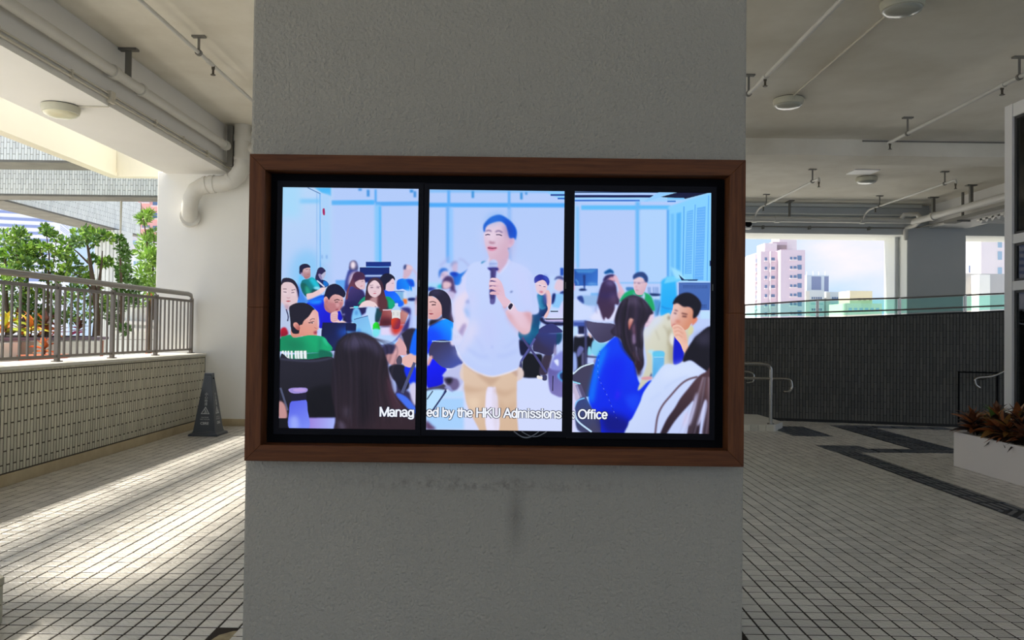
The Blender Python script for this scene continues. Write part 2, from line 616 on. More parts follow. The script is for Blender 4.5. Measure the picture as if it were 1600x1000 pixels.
for w in big:
    key = round(w[2] - w[1], 3)
    if key not in cache:
        mb = MB()
        wall_tile(mb, 0, 0, key)
        cache[key] = mb.mesh('tile', M['wall_tile_one'])
    o = bpy.data.objects.new('tile', cache[key])
    o.location = (random.uniform(-0.0008, 0.0008), w[0], w[1])
    COL.objects.link(o)
    adopt(o, wl)
mb = MB()
for w in wt_list:
    if (w[0], w[1]) not in bigset:
        wall_tile(mb, w[0], w[1], w[2])
mb.build('tile_field', M['wall_tile_field'], wl, kind='stuff', raw=True)
mb = MB()
y = 3.0
while y < 11.92:
    mb.box(WX - 0.006, WX + 0.004, y + 0.003, y + 0.022, 1.068, 1.088)
    y += 0.025
mb.build('mosaic_edge', M['wall_tile_field'], wl, kind='stuff')
o = MB().box(-5.40, WX + 0.012, 3.0, 11.95, 1.09, 1.125).build('coping', M['coping'], wl, bevel=0.006)
o = MB().box(WX - 0.008, WX + 0.014, 3.0, 11.95, -0.007, 0.108).build('baseboard_left', M['skirting'], bevel=0.004)
struct(o, 'ochre tile skirting along the foot of the tiled parapet', 'skirting')

# ---- far facade on the right with two openings
fc = MB()
fc.box(-3.3, 14.2, 18.15, 19.25, 3.95, CEIL + 0.3)
fc.box(9.35, 10.72, 18.15, 19.25, -0.2, 3.95)
fc.box(-3.3, 9.35, 18.15, 19.25, -0.2, 1.0)
fc.box(10.72, 14.2, 18.15, 19.25, -0.2, 1.0)
fc.box(13.4, 14.2, 18.15, 19.25, 1.0, 3.95)
fc.box(-3.3, -1.6, 18.15, 19.25, 1.0, 3.95)
o = fc.build('wall_back', M['facade'])
struct(o, 'grey painted outer wall with wide openings to the city', 'wall')
# soffits and jambs of the openings, with outdoor light put into their colour
rv = MB()
rv.box(-1.6, 9.35, 18.16, 19.27, 3.935, 3.951)
rv.box(9.335, 9.351, 18.16, 19.27, 1.0, 3.935)
rv.box(10.72, 13.4, 18.16, 19.27, 3.935, 3.951)
o = rv.build('trim_1', M['reveal'])
struct(o, 'soffits and jambs of the outer wall openings, coloured paler for daylight', 'lining')
o = MB().box(-3.3, 9.6, 18.0, 18.15, 4.56, 4.63).build('trim_2', M['reveal'])
struct(o, 'pale cornice strip between the ceiling and the outer wall', 'cornice')
o = MB().box(-3.3, 9.55, 17.95, 18.16, 4.36, 4.385).build('trim_3', M['reveal'])
struct(o, 'thin ledge on the outer wall above the long white pipe', 'ledge')
o = MB().box(14.0, 14.3, 11.5, 19.25, -0.2, CEIL + 0.3).build('wall_right', M['facade'])
struct(o, 'grey side wall hidden beyond the glazed partition', 'wall')

# ---- dark ramp wall
RP = [(-1.0, 14.75, 1.72), (2.0, 14.25, 1.76), (4.17, 13.80, 1.82), (5.88, 13.42, 1.86), (7.43, 13.04, 1.94), (8.57, 12.80, 2.0), (12.0, 12.2, 2.15)]
mb = MB()
for (x0, y0, h0), (x1, y1, h1) in zip(RP[:-1], RP[1:]):
    mb.prism([(x0, y0), (x1, y1), (x1 + 0.05, y1 + 0.22), (x0 + 0.05, y0 + 0.22)], -0.1, [h0, h1, h1, h0])
rw = mb.build('wall_ramp', M['dark_joint'])
struct(rw, 'dark charcoal tiled ramp wall below the green glass balustrade', 'wall')
mb = MB()
for (x0, y0, h0), (x1, y1, h1) in zip(RP[:-1], RP[1:]):
    Lg = math.hypot(x1 - x0, y1 - y0)
    nx, ny = (y1 - y0) / Lg, -(x1 - x0) / Lg
    n = int(Lg / 0.05)
    for i in range(n):
        for row in range(9):
            u0, u1 = (i + 0.1) / n, (i + 0.9) / n
            off = 0.11 if i % 2 else 0.0
            za = 0.05 + row * 0.225 - off
            hh = h0 + (h1 - h0) * u0 - 0.03
            zb = min(za + 0.218, hh)
            za = max(za, 0.05)
            if zb - za < 0.02:
                continue
            k = len(mb.v)
            for u in (u0, u1):
                bx, by = x0 + (x1 - x0) * u, y0 + (y1 - y0) * u
                mb.v += [(bx, by, za), (bx, by, zb), (bx + nx * 0.012, by + ny * 0.012, zb), (bx + nx * 0.012, by + ny * 0.012, za)]
            mb.f += [(k + 3, k + 7, k + 6, k + 2), (k, k + 3, k + 2, k + 1), (k + 4, k + 5, k + 6, k + 7), (k + 1, k + 2, k + 6, k + 5), (k, k + 4, k + 7, k + 3)]
mb.build('rib_tile_field', M['dark_tile'], rw, kind='stuff', raw=True)

# ---- outside: fascia beam, unseen shade slab, terrace, city ground
fa = MB()
fa.box(-6.70, -6.60, 4.7, 12.7, 4.07, 4.46)
fa.box(-6.76, -6.58, 4.7, 12.7, 4.015, 4.07)
fa.box(-6.70, -5.56, 12.72, 12.8, 4.08, 4.75)
fa.box(-6.76, -5.56, 12.705, 12.86, 4.015, 4.08)
o = fa.build('fascia_beam', M['cream'])
struct(o, 'cream rendered fascia hung outside the ceiling beam', 'beam')
o = MB().box(-8.2, -5.43, 3.98, 4.72, CEIL, CEIL + 0.25).build('shade_slab', M['beam'])  # unseen slab, placed to cut off the sun bands on the floor
struct(o, 'unseen cross slab placed over the terrace to shade the floor', 'ceiling')
o = MB().box(-40, -5.35, -6, 60, -0.6, 0.05).build('ground_terrace', M['terrace'])
struct(o, 'sunlit screeded terrace floor outside the parapet', 'ground')
o = MB().box(-3.3, 60, 19.3, 34, 0.6, 0.95).build('ground_roof', M['terrace'])
struct(o, 'sunlit roof terrace outside the wide opening below the glass', 'ground')
o = MB().box(-900, 900, -60, 900, -32, -30).build('ground_city', M['city_ground'])
struct(o, 'hazy ground of the city far below the terrace', 'ground')


def clad_beam(name, label, corners, z0, z1, pitch, th, lip=0.04, soffit=True):
    """box beam in plan corners [a, b] front line a->b, clad with upright tiles on the front"""
    (ax, ay), (bx, by), dep = corners
    Lg = math.hypot(bx - ax, by - ay)
    ux, uy = (bx - ax) / Lg, (by - ay) / Lg
    nx, ny = uy, -ux
    mb = MB().prism([(ax, ay), (bx, by), (bx - nx * dep, by - ny * dep), (ax - nx * dep, ay - ny * dep)], z0, z1)
    root = mb.build(name, M['far_joint'])
    struct(root, label, 'beam')
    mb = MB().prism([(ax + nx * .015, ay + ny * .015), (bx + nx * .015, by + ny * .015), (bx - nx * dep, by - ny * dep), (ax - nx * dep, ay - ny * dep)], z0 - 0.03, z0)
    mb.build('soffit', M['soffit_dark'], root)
    mb = MB()
    n = int(Lg / pitch)
    for i in range(n):
        z = z0 + 0.012 - (th / 2 if i % 2 else 0)
        while z < z1:
            za, zb = max(z, z0 + 0.012), min(z + th - 0.01, z1)
            if zb - za > 0.02:
                u0, u1 = i * pitch + 0.004, (i + 1) * pitch - 0.004
                k = len(mb.v)
                for u in (u0, u1):
                    mb.v += [(ax + ux * u, ay + uy * u, za), (ax + ux * u, ay + uy * u, zb),
                             (ax + ux * u + nx * .01, ay + uy * u + ny * .01, zb), (ax + ux * u + nx * .01, ay + uy * u + ny * .01, za)]
                mb.f += [(k + 3, k + 7, k + 6, k + 2), (k, k + 3, k + 2, k + 1), (k + 4, k + 5, k + 6, k + 7), (k + 1, k + 2, k + 6, k + 5), (k, k + 4, k + 7, k + 3)]
            z += th
    mb.build('cladding_tile_field', M['far_tile'], root, kind='stuff', raw=True)
    return root


clad_beam('bridge_beam', 'straight tile clad bridge beam crossing above the terrace shrubs', ((-14, 15.0), (-4.9, 15.0), 0.5), 4.09, 4.66, 0.05, 0.2)
clad_beam('bridge_beam', 'highest tile clad beam tucked behind the cream fascia', ((-14, 12.9), (-6.9, 12.9), 0.6), 4.30, 5.2, 0.05, 0.2)
clad_beam('bridge_beam', 'slanting tile clad ramp side above the tallest shrubs', ((-10.4, 15.6), (-10.4, 21.4), 0.8), 4.09, 4.99, 0.05, 0.24)
o = MB()
for i in range(7):
    o.box(-10.88 + i * 0.1, -10.80 + i * 0.1, 19.95, 20.0, 0, 4.05)
o.box(-10.9, -10.2, 20.002, 20.55, 0, 4.05)
o = o.build('bridge_column', M['far_tile'])
struct(o, 'ribbed tile column holding up the slanting ramp side', 'column')

# ================================================================ THINGS
def curve(pts, n=6):
    """rounded polyline"""
    pts = [Vector(p) for p in pts]
    out = [pts[0]]
    for i in range(1, len(pts) - 1):
        a, b, c = pts[i - 1], pts[i], pts[i + 1]
        r = min((a - b).length, (c - b).length) * 0.45
        s, e = b + (a - b).normalized() * r, b + (c - b).normalized() * r
        for k in range(n + 1):
            t_ = k / n
            out.append(s * (1 - t_) ** 2 + b * 2 * t_ * (1 - t_) + e * t_ ** 2)
    out.append(pts[-1])
    return out


# ---- video wall frame on the pillar
WOODH = mat('frame_wood_horizontal', (0.14, 0.047, 0.014), 0.5, spec=0.2, var=(9, 0.9, (0.075, 0.024, 0.008)), stretch=(0.5, 6, 9))
WOODV = mat('frame_wood_vertical', (0.14, 0.047, 0.014), 0.5, spec=0.2, var=(9, 0.9, (0.075, 0.024, 0.008)), stretch=(9, 6, 0.5))
FY = 3.40
q = [at(391, 240, FY), at(1165.5, 250, FY), at(1162.5, 731, FY), at(380.5, 719, FY)]
fx0, fx1 = (q[0].x + q[3].x) / 2, (q[1].x + q[2].x) / 2
fz1, fz0 = (q[0].z + q[1].z) / 2, (q[2].z + q[3].z) / 2
fw = 0.071
fr = empty('display_frame', ((fx0 + fx1) / 2, PY, fz0))
tag(fr, 'wide reddish brown wooden frame around the three screens on the pillar', 'frame')


def miter(name, a, b, c, d, m):
    """front outline a,b,c,d (x,z) counter-clockwise seen from the front"""
    mb = MB()
    for yy in (FY, PY - 0.002):
        mb.v += [(p[0], yy, p[1]) for p in (a, b, c, d)]
    mb.f = [(0, 1, 2, 3), (7, 6, 5, 4)] + [(i, i + 4, (i + 1) % 4 + 4, (i + 1) % 4) for i in range(4)]
    return mb.build(name, m, fr, bevel=0.0025)


zj = at(390, 480, FY).z
miter('top_board', (fx0, fz1), (fx0 + fw, fz1 - fw), (fx1 - fw, fz1 - fw), (fx1, fz1), WOODH)
miter('bottom_board', (fx0, fz0), (fx1, fz0), (fx1 - fw, fz0 + fw), (fx0 + fw, fz0 + fw), WOODH)
miter('side_board', (fx0, fz1), (fx0, zj), (fx0 + fw, zj), (fx0 + fw, fz1 - fw), WOODV)
miter('side_board', (fx0, zj), (fx0, fz0), (fx0 + fw, fz0 + fw), (fx0 + fw, zj), WOODV)
miter('side_board', (fx1, fz1), (fx1 - fw, fz1 - fw), (fx1 - fw, zj), (fx1, zj), WOODV)
miter('side_board', (fx1, zj), (fx1 - fw, zj), (fx1 - fw, fz0 + fw), (fx1, fz0), WOODV)
MB().box(fx0 + fw - 0.01, fx1 - fw + 0.01, PY - 0.014, PY - 0.003, fz0 + fw - 0.01, fz1 - fw + 0.01).build('backing_panel', M['black'], fr)

# ---- cables showing under the screens
cb = MB()
for dx, s, hgt in ((0, 1, 0.030), (0.035, 1, 0.024), (0.06, -1, 0.028)):
    p0 = at(803, 676, 3.43)
    pts = []
    for i in range(13):
        t = i / 12
        pts.append((p0.x + dx + 0.11 * t * s + (0.05 if s < 0 else 0), 3.424 + 0.012 * math.sin(3 * t), p0.z + 0.006 - hgt * math.sin(math.pi * t)))
    cb.tube(pts, 0.0022, 6)
o = cb.build('cable', mat('grey_cable', (0.13, 0.14, 0.15), 0.4), smooth=True)
tag(o, 'loose thin grey cables drooping in the gap below the middle screen', 'cable')

# ---- left balustrade
RX, RZ0 = -4.95, 1.125
posts = [11.86, 10.68, 9.52, 8.37, 7.21, 6.05, 4.89]
bal = empty('balustrade', (RX, 8.4, RZ0))
tag(bal, 'taupe metal balustrade with upright bars standing on the tiled parapet', 'railing')
pm_ = MB().box(-0.021, 0.021, -0.026, 0.026, 0, 0.845)
pm_.box(-0.04, 0.04, -0.045, 0.045, 0, 0.012)
pmesh = pm_.mesh('post', M['rail_paint'])
kmesh = MB().box(-0.009, 0.009, -0.011, 0.011, 0, 0.74).mesh('picket', M['rail_paint'])
bmesh_ = MB().tube([(0, 0, 0.80), (0.02, -0.03, 0.83), (0.035, -0.10, 0.855), (0.035, -0.16, 0.89)], 0.009, 8).mesh('bracket', M['handrail'], True)
for i, y in enumerate(posts):
    for nm, me in (('post', pmesh), ('bracket', bmesh_)):
        o = bpy.data.objects.new(nm, me)
        o.location = (RX, y, RZ0)
        COL.objects.link(o)
        adopt(o, bal)
    if i < len(posts) - 1:
        for k in range(1, 9):
            o = bpy.data.objects.new('picket', kmesh)
            o.location = (RX, y - k * (y - posts[i + 1]) / 9, RZ0 + 0.06)
            COL.objects.link(o)
            adopt(o, bal)
MB().box(RX - 0.014, RX + 0.014, 4.6, 11.9, RZ0 + 0.785, RZ0 + 0.822).build('top_rail', M['rail_paint'], bal)
MB().box(RX - 0.014, RX + 0.014, 4.6, 11.9, RZ0 + 0.045, RZ0 + 0.075).build('bottom_rail', M['rail_paint'], bal)
MB().tube([(RX + 0.035, 4.4, RZ0 + 0.905), (RX + 0.035, 11.62, RZ0 + 0.905), (RX + 0.035, 11.72, RZ0 + 0.895), (RX + 0.03, 11.78, RZ0 + 0.86), (RX + 0.02, 11.84, RZ0 + 0.83)], [0.034, 0.034, 0.032, 0.02, 0.012], 14).build('handrail', M['handrail'], bal, smooth=True)

# ---- grey safety cone
CX, CY = -4.30, 10.95
cn = empty('safety_cone', (CX, CY, 0))
tag(cn, 'slate grey square safety cone with pale warning print beside the white wall', 'cone')
mb = MB()


def frustum(mb, x, y, levels):
    k = len(mb.v)
    for w, z in levels:
        mb.v += [(x - w, y - w, z), (x + w, y - w, z), (x + w, y + w, z), (x - w, y + w, z)]
    for i in range(len(levels) - 1):
        for j in range(4):
            n = (j + 1) % 4
            mb.f.append((k + 4 * i + j, k + 4 * i + n, k + 4 * i + 4 + n, k + 4 * i + 4 + j))
    mb.f.append((k + 3, k + 2, k + 1, k))
    e = k + 4 * (len(levels) - 1)
    mb.f.append((e, e + 1, e + 2, e + 3))


frustum(mb, CX, CY, [(0.172, 0.03), (0.155, 0.075), (0.054, 0.835)])
mb.build('body', M['cone'], cn, bevel=0.008)
mb = MB()
frustum(mb, CX, CY, [(0.205, -0.004), (0.205, 0.026), (0.178, 0.042)])
mb.build('base', M['cone'], cn, bevel=0.006)
mb = MB()
frustum(mb, CX, CY, [(0.054, 0.833), (0.050, 0.876)])
mb.build('cap', M['cone'], cn, bevel=0.004)
MB().tube([(CX + 0.049, CY, 0.80), (CX + 0.066, CY, 0.80)], 0.011, 10).build('hole_plug', M['black'], cn)
slope = math.atan2(0.155 - 0.054, 0.835 - 0.075)


def on_cone(me, face, z, name, m):
    w = 0.155 - (z - 0.075) * math.tan(slope) + 0.0012
    o = bpy.data.objects.new(name, me)
    me.materials.clear()
    me.materials.append(m)
    rot = Matrix.Rotation(math.pi / 2 - slope, 4, 'X')
    o.matrix_world = Matrix.Translation((CX, CY, 0)) @ Matrix.Rotation(math.pi / 2 * face, 4, 'Z') @ Matrix.Translation((0, -w, z)) @ rot
    COL.objects.link(o)
    adopt(o, cn)
    return o


tri = MB()
to = [(-0.062, 0), (0.062, 0), (0, 0.105)]
ti = [(-0.046, 0.009), (0.046, 0.009), (0, 0.087)]
for i in range(3):
    n = (i + 1) % 3
    tri.quad((*to[i], 0), (*to[n], 0), (*ti[n], 0), (*ti[i], 0))
# slipping figure
for a, b, w in (((-0.004, 0.052), (0.010, 0.030), .008), ((0.010, 0.030), (0.026, 0.022), .007), ((0.010, 0.030), (-0.012, 0.016), .007), ((-0.002, 0.046), (-0.018, 0.036), .005), ((-0.002, 0.046), (0.014, 0.044), .005), ((-0.024, 0.014), (0.024, 0.014), .004)):
    d = Vector((b[0] - a[0], b[1] - a[1]))
    nn = Vector((-d.y, d.x)).normalized() * w / 2
    tri.quad((a[0] + nn.x, a[1] + nn.y, 0), (a[0] - nn.x, a[1] - nn.y, 0), (b[0] - nn.x, b[1] - nn.y, 0), (b[0] + nn.x, b[1] + nn.y, 0))
k = len(tri.v)
tri.v += [(-0.006 + 0.007 * math.cos(i * math.pi / 4), 0.062 + 0.007 * math.sin(i * math.pi / 4), 0) for i in range(8)]
tri.f.append(tuple(range(k, k + 8)))
for face in (0, 1):
    for i, ch in enumerate('\u5c0f\u5fc3\u5730\u6ed1'):
        on_cone(text_mesh(ch, 0.046), face, 0.565 - i * 0.047, 'printed_character', M['cone_print'])
    on_cone(tri.mesh('slip_symbol'), face, 0.305, 'slip_symbol', M['cone_print'])
    on_cone(text_mesh('CAUTION', 0.024), face, 0.250, 'printed_word', M['cone_print'])
    on_cone(text_mesh('WET FLOOR', 0.024), face, 0.222, 'printed_word', M['cone_print'])
    on_cone(text_mesh('CBRE', 0.05, offset=0.0012), face, 0.160, 'printed_word', M['cone_print'])

# ---- low tiled kerb at the lower left
lk = MB().prism([(-3.7, 2.6), (-2.572, 2.6), (-2.572, 3.90), (-2.70, 4.02), (-3.7, 4.02)], -0.1, 0.195)
lk = lk.build('wall_low', M['joint'])
struct(lk, 'corner of a low tiled kerb wall at the lower left edge', 'kerb')
for z0_ in (0.004, 0.101):
    y = 2.62
    while y < 3.82:
        MB().box(-2.574, -2.560, y, y + 0.093, z0_, z0_ + 0.09).build('tile', M['wall_tile_one'], lk, bevel=0.002)
        y += 0.1
    MB().prism([(-2.568, 3.822), (-2.556, 3.822), (-2.556, 3.905), (-2.69, 4.03), (-2.70, 4.02), (-2.572, 3.895)], z0_, z0_ + 0.09).build('corner_tile', M['wall_tile_one'], lk)
y = 2.6
for a, b in ((2.6, 3.0), (3.005, 3.4), (3.405, 3.8)):
    MB().box(-3.72, -2.552, a, b, 0.197, 0.235).build('cap_tile', M['wall_tile_one'], lk, bevel=0.004)
MB().prism([(-3.72, 3.805), (-2.552, 3.805), (-2.552, 3.91), (-2.70, 4.04), (-3.72, 4.04)], 0.197, 0.235).build('cap_tile', M['wall_tile_one'], lk, bevel=0.004)


# ---- ceiling lamps
def lamp(px, py, zc, r, label, dm):
    h = zc - CAMZ
    d = ray(px, py)
    p = CAM + d * ((zc - 0.05 - CAMZ) / d.z)
    t = empty('ceiling_lamp', (p.x, p.y, zc))
    tag(t, label, 'lamp', 'round bulkhead lamps on the ceiling')
    c = (p.x, p.y, zc)
    MB().lathe(c, [(r * 0.93, 0.0), (r * 0.94, -0.012)], 32).build('gasket', M['gasket'], t, smooth=True)
    MB().lathe(c, [(r * 0.98, -0.010), (r, -0.022), (r * 0.93, -0.085), (r * 0.88, -0.090)], 32).build('rim', M['lamp_rim'], t, smooth=True)
    MB().lathe(c, [(r * 0.88, -0.088), (r * 0.84, -0.105), (r * 0.66, -0.122), (r * 0.35, -0.133), (r * 0.06, -0.136)], 32).build('diffuser', dm, t, smooth=True)
    return p


pa = lamp(95, 172, BZ, 0.195, 'round yellowed lamp under the deep ceiling beam', M['lamp_cream'])
p1 = lamp(1410, 9, CEIL, 0.195, 'round cream lamp nearest on the ceiling, joined by a conduit', M['lamp_glass'])
p2 = lamp(1232, 160, CEIL, 0.195, 'round cream lamp at the far end of the ceiling conduit', M['lamp_glass'])
p3 = lamp(1354, 281, CEIL, 0.20, 'small looking round lamp on the ceiling beyond the cross beam', M['lamp_glass'])
o = MB().tube([(p1.x, p1.y + 0.19, CEIL - 0.014), (p2.x, p2.y - 0.17, CEIL - 0.014)], 0.014, 8).build('conduit', M['conduit'], smooth=True)
tag(o, 'thin cream conduit joining two round lamps on the ceiling', 'conduit')
o = MB().tube([(pa.x + 0.19, pa.y, BZ - 0.01), (BL1 - 0.01, pa.y, BZ - 0.01), (BL1 + 0.012, pa.y, BZ + 0.02), (BL1 + 0.012, pa.y, BZ + 0.1)], 0.008, 8).build('conduit', M['conduit'], smooth=True)
tag(o, 'short conduit from the yellowed lamp to the beam edge', 'conduit')
pp = at(1348, 271, 14.45)
o = MB().box(pp.x - 0.23, pp.x + 0.23, pp.y - 0.20, pp.y + 0.20, CEIL - 0.02, CEIL + 0.005).build('access_plate', M['frame_white'], bevel=0.004)
tag(o, 'small white square plate fixed to the ceiling beside a lamp', 'plate')


# ---- sprinkler pipes
def hanger(parent, x, y, zp, zc=CEIL, w=0.07):
    h = MB()
    h.box(x - w, x + w, y - 0.03, y + 0.03, zc - 0.018, zc)
    h.box(x - 0.012, x + 0.012, y - 0.006, y + 0.006, zp, zc - 0.018)
    h.tube([(x, y - 0.018, zp), (x, y + 0.018, zp)], 0.036, 12)
    h.build('hanger', M['hanger'], parent)


def head(parent, x, y, zp, n=0.1, name='sprinkler_head'):
    MB().tube([(x, y, zp), (x, y, zp - 0.045), (x, y, zp - 0.046), (x, y, zp - n), (x, y, zp - n - 0.001), (x, y, zp - n - 0.008)], [0.020, 0.018, 0.012, 0.013, 0.028, 0.028], 10).build(name, M['brass'], parent, smooth=True)


def pipe_thing(label, path, r, hangers=(), heads=(), m=None, couplings=(), name='sprinkler_pipe'):
    t = empty(name, path[0])
    tag(t, label, 'pipe')
    MB().tube(path, r, 14).build('tube', m or M['pipe'], t, smooth=True)
    for x, y, z in hangers:
        hanger(t, x, y, z)
    for x, y, z in heads:
        head(t, x, y, z)
    for (x, y, z), d in couplings:
        e = Vector(d) * 0.05
        MB().tube([Vector((x, y, z)) - e, Vector((x, y, z)) + e], r * 1.28, 14).build('coupling', m or M['pipe'], t, smooth=True)
    return t


ZP = 4.40
pipe_thing('sprinkler pipe running from the ceiling front towards the pillar top', [(2.80, -3, ZP), (2.80, 12.05, ZP)], 0.024,
           [(2.80, 9.15, ZP), (2.80, 4.5, ZP)], [(2.80, 8.55, ZP)], couplings=[((2.80, 8.55, ZP), (0, 1, 0))])
pipe_thing('long sprinkler pipe slanting across the ceiling to the cross beam', [(5.58, -3, ZP), (5.58, 11.40, ZP)], 0.024,
           [(5.58, 8.45, ZP), (5.58, 10.85, ZP)], [(5.58, 8.75, ZP), (5.58, 11.36, ZP)], couplings=[((5.58, 8.75, ZP), (0, 1, 0))])
o = MB().tube([(5.5, 12.08, 4.60), (9.8, 12.08, 4.60)], 0.012, 8).build('conduit', M['hanger'], smooth=True)
tag(o, 'thin dark conduit along the top of the cross beam', 'conduit')
pipe_thing('sprinkler branch pipe beyond the cross beam on the pillar side', curve([(5.58, 13.98, ZP - .07), (5.58, 14.0, ZP), (5.58, 17.4, ZP), (5.58, 17.6, ZP - .08), (5.58, 17.72, ZP - 0.22)]), 0.02,
           [(5.58, 14.3, ZP), (5.58, 16.9, ZP)], [(5.58, 14.0, ZP - .06), (5.58, 17.1, ZP)])
pipe_thing('sprinkler branch pipe beyond the cross beam near the drain elbow', curve([(8.08, 13.98, ZP - .07), (8.08, 14.0, ZP), (8.08, 17.4, ZP), (8.08, 17.6, ZP - .08), (8.08, 17.72, ZP - 0.22)]), 0.02,
           [(8.08, 14.35, ZP), (8.08, 16.9, ZP)], [(8.08, 14.0, ZP - .06), (8.08, 17.1, ZP)])
t = pipe_thing('fat white main pipe along the outer wall above the wide opening', [(-2.5, 17.75, 4.21), (9.2, 17.75, 4.21)], 0.068, (), (), couplings=[((5.58, 17.75, 4.21), (1, 0, 0)), ((8.08, 17.75, 4.21), (1, 0, 0)), ((6.1, 17.75, 4.21), (1, 0, 0))], name='main_pipe')
for x in (0.5, 6.4):
    h = MB().box(x - .06, x + .06, 17.6, 17.9, CEIL - .02, CEIL).box(x - .02, x + .02, 17.72, 17.78, 4.2, CEIL)
    h.build('hanger', M['hanger'], t)
t = pipe_thing('thin dark pipe below the fat main pipe on the outer wall', [(-2.5, 18.08, 4.085), (9.2, 18.08, 4.085), (9.5, 17.9, 4.085), (9.62, 17.0, 4.10)], 0.016, (), (), m=M['hanger'], name='cable_pipe')
for x in (4.4, 5.9, 7.0, 8.4):
    MB().box(x - .02, x + .02, 18.05, 18.15, 4.03, 4.11).build('clip', M['hanger'], t)
# fat pipe along the right beam
t = pipe_thing('fat white main pipe along the right hand ceiling beam', [(9.25, 17.75, 4.19), (9.32, 17.3, 4.20), (9.32, 2.0, 4.20)], 0.075, (), (), couplings=[((9.32, 17.0, 4.20), (0, 1, 0))], name='main_pipe')
for y in (17.0, 15.6, 13.9, 12.0, 9.5):
    MB().box(9.22, 9.42, y - .05, y + .05, CEIL - .02, CEIL).box(9.29, 9.35, y - .03, y + .03, 4.2, CEIL).build('hanger', M['hanger'], t)
t = empty('cable_tray', (9.6, 14, 4.05))
tag(t, 'dark cable tray hanging below the right hand beam', 'tray')
MB().box(9.5, 9.75, 3, 16.9, 4.03, 4.05).box(9.5, 9.51, 3, 16.9, 4.05, 4.10).box(9.74, 9.75, 3, 16.9, 4.05, 4.10).build('tray', M['hanger'], t)
for y in (16.4, 14.6, 12.5):
    MB().box(9.48, 9.77, y - .03, y + .03, 4.00, 4.03).box(9.60, 9.64, y - .02, y + .02, 4.03, CEIL).build('bracket', M['hanger'], t)
# corrugated canopy edge
t = empty('shutter_hood', (10.2, 15.5, 3.9))
tag(t, 'cream corrugated hood under the right hand beam', 'hood')
MB().box(9.95, 10.65, 13.0, 16.45, 4.02, 4.10).build('top_panel', M['beam'], t)
for i in range(17):
    y = 13.1 + i * 0.2
    MB().tube([(9.95, y, 4.01), (10.65, y, 4.01)], 0.055, 8).build('corrugation', M['beam'], t, smooth=True)
# drain elbow on the far right
pts = [at(1409, 341, 17.6), at(1413, 335.5, 17.55), at(1433, 334.5, 17.5), at(1436, 338, 17.5), at(1436, 347, 17.6), at(1430, 352, 17.8), at(1417, 357, 18.05), at(1415, 361, 18.05), at(1415, 368, 18.05), at(1415, 374, 18.10)]
t = empty('drain_pipe', pts[0])
tag(t, 'pale cranked drain pipe bending down at the corner of the opening', 'pipe')
MB().tube(pts, 0.052, 12).build('tube', M['pvc'], t, smooth=True)
o = MB().tube([(9.28, 18.55, 3.93), (9.28, 18.55, 0.9)], 0.045, 12).build('downpipe', M['facade'], smooth=True)
tag(o, 'straight grey downpipe on the jamb of the wide opening', 'pipe')

# left beam: fat pipe, conduits, thin sprinkler pipe, big elbow
PXL, PZL = -4.33, 4.26
t = pipe_thing('fat white pipe hung along the deep beam on the left', [(PXL, -3, PZL), (PXL, 11.55, PZL)], 0.058, (), (), couplings=[((PXL, 8.25, PZL), (0, 1, 0)), ((PXL, 8.85, PZL), (0, .5, 0)), ((PXL, 11.45, PZL), (0, 1, 0))], name='main_pipe')
for y in (8.55, 4.2):
    MB().box(PXL - .10, PXL + .10, y - .04, y + .04, CEIL - .025, CEIL).box(PXL - .035, PXL + .035, y - .008, y + .008, PZL, CEIL).build('hanger', M['hanger'], t)
MB().box(PXL - .03, PXL + .05, 11.62, 11.70, 3.98, 4.60).build('hanger', M['hanger'], t)
t = pipe_thing('pair of thin conduits clipped low on the deep beam', [(BL1 + .018, -3, BZ + .075), (BL1 + .018, 11.9, BZ + .075)], 0.013, (), (), m=M['conduit'], name='conduit')
MB().tube([(BL1 + .018, -3, BZ + .125), (BL1 + .018, 11.9, BZ + .125)], 0.010, 8).build('tube', M['conduit'], t, smooth=True)
MB().box(BL1, BL1 + .05, pa.y - .05, pa.y + .05, BZ + .03, BZ + .16).build('junction_box', M['conduit'], t, bevel=.004)
for y in (5.0, 6.5, 7.6, 9.4, 10.2, 11.0):
    MB().box(BL1, BL1 + .034, y - .012, y + .012, BZ + .055, BZ + .145).build('clip', M['conduit'], t)
pipe_thing('thin grey sprinkler pipe on the ceiling left of the pillar', [(-3.38, -3, 4.45), (-3.38, 11.9, 4.45)], 0.02, [(-3.38, 8.15, 4.45)], [(-3.38, 8.55, 4.45)], couplings=[((-3.38, 8.45, 4.45), (0, 1, 0))])

yd = 11.72
P_ = lambda x, y, dy=0.0: at(x, y, yd + dy)
path = [P_(379, 196), P_(379, 245), P_(378, 262), P_(372, 274), P_(362, 283), P_(348, 287), P_(330, 288), P_(318, 290), P_(306, 297), P_(299, 309), P_(296.5, 322), P_(296.5, 331, .06), P_(297, 340, .16), P_(297, 342, .28)]
t = empty('drain_pipe', path[0])
tag(t, 'fat off white drain pipe with an elbow turning down into the white wall', 'pipe')
MB().tube(path, [.125] * 9 + [.122, .12, .118, .118, .118], 20).build('tube', M['pvc'], t, smooth=True)
for a, b, r in (((379, 246), (379, 251), .134), ((379, 255), (378.5, 259), .132), ((336, 287.6), (328, 288), .137), ((324, 288.6), (319.5, 289.6), .135), ((363, 281), (359, 284), .131), ((379, 222), (379, 212), .136)):
    MB().tube([P_(*a), P_(*b)], r, 20).build('collar', M['pvc'], t, smooth=True)
MB().tube([P_(297, 338, .1), P_(297, 341, .25)], .15, 20).build('flange', M['pvc'], t, smooth=True)
MB().tube([P_(379, 232), (P_(412, 232))], .075, 14).build('branch', M['pvc'], t, smooth=True)

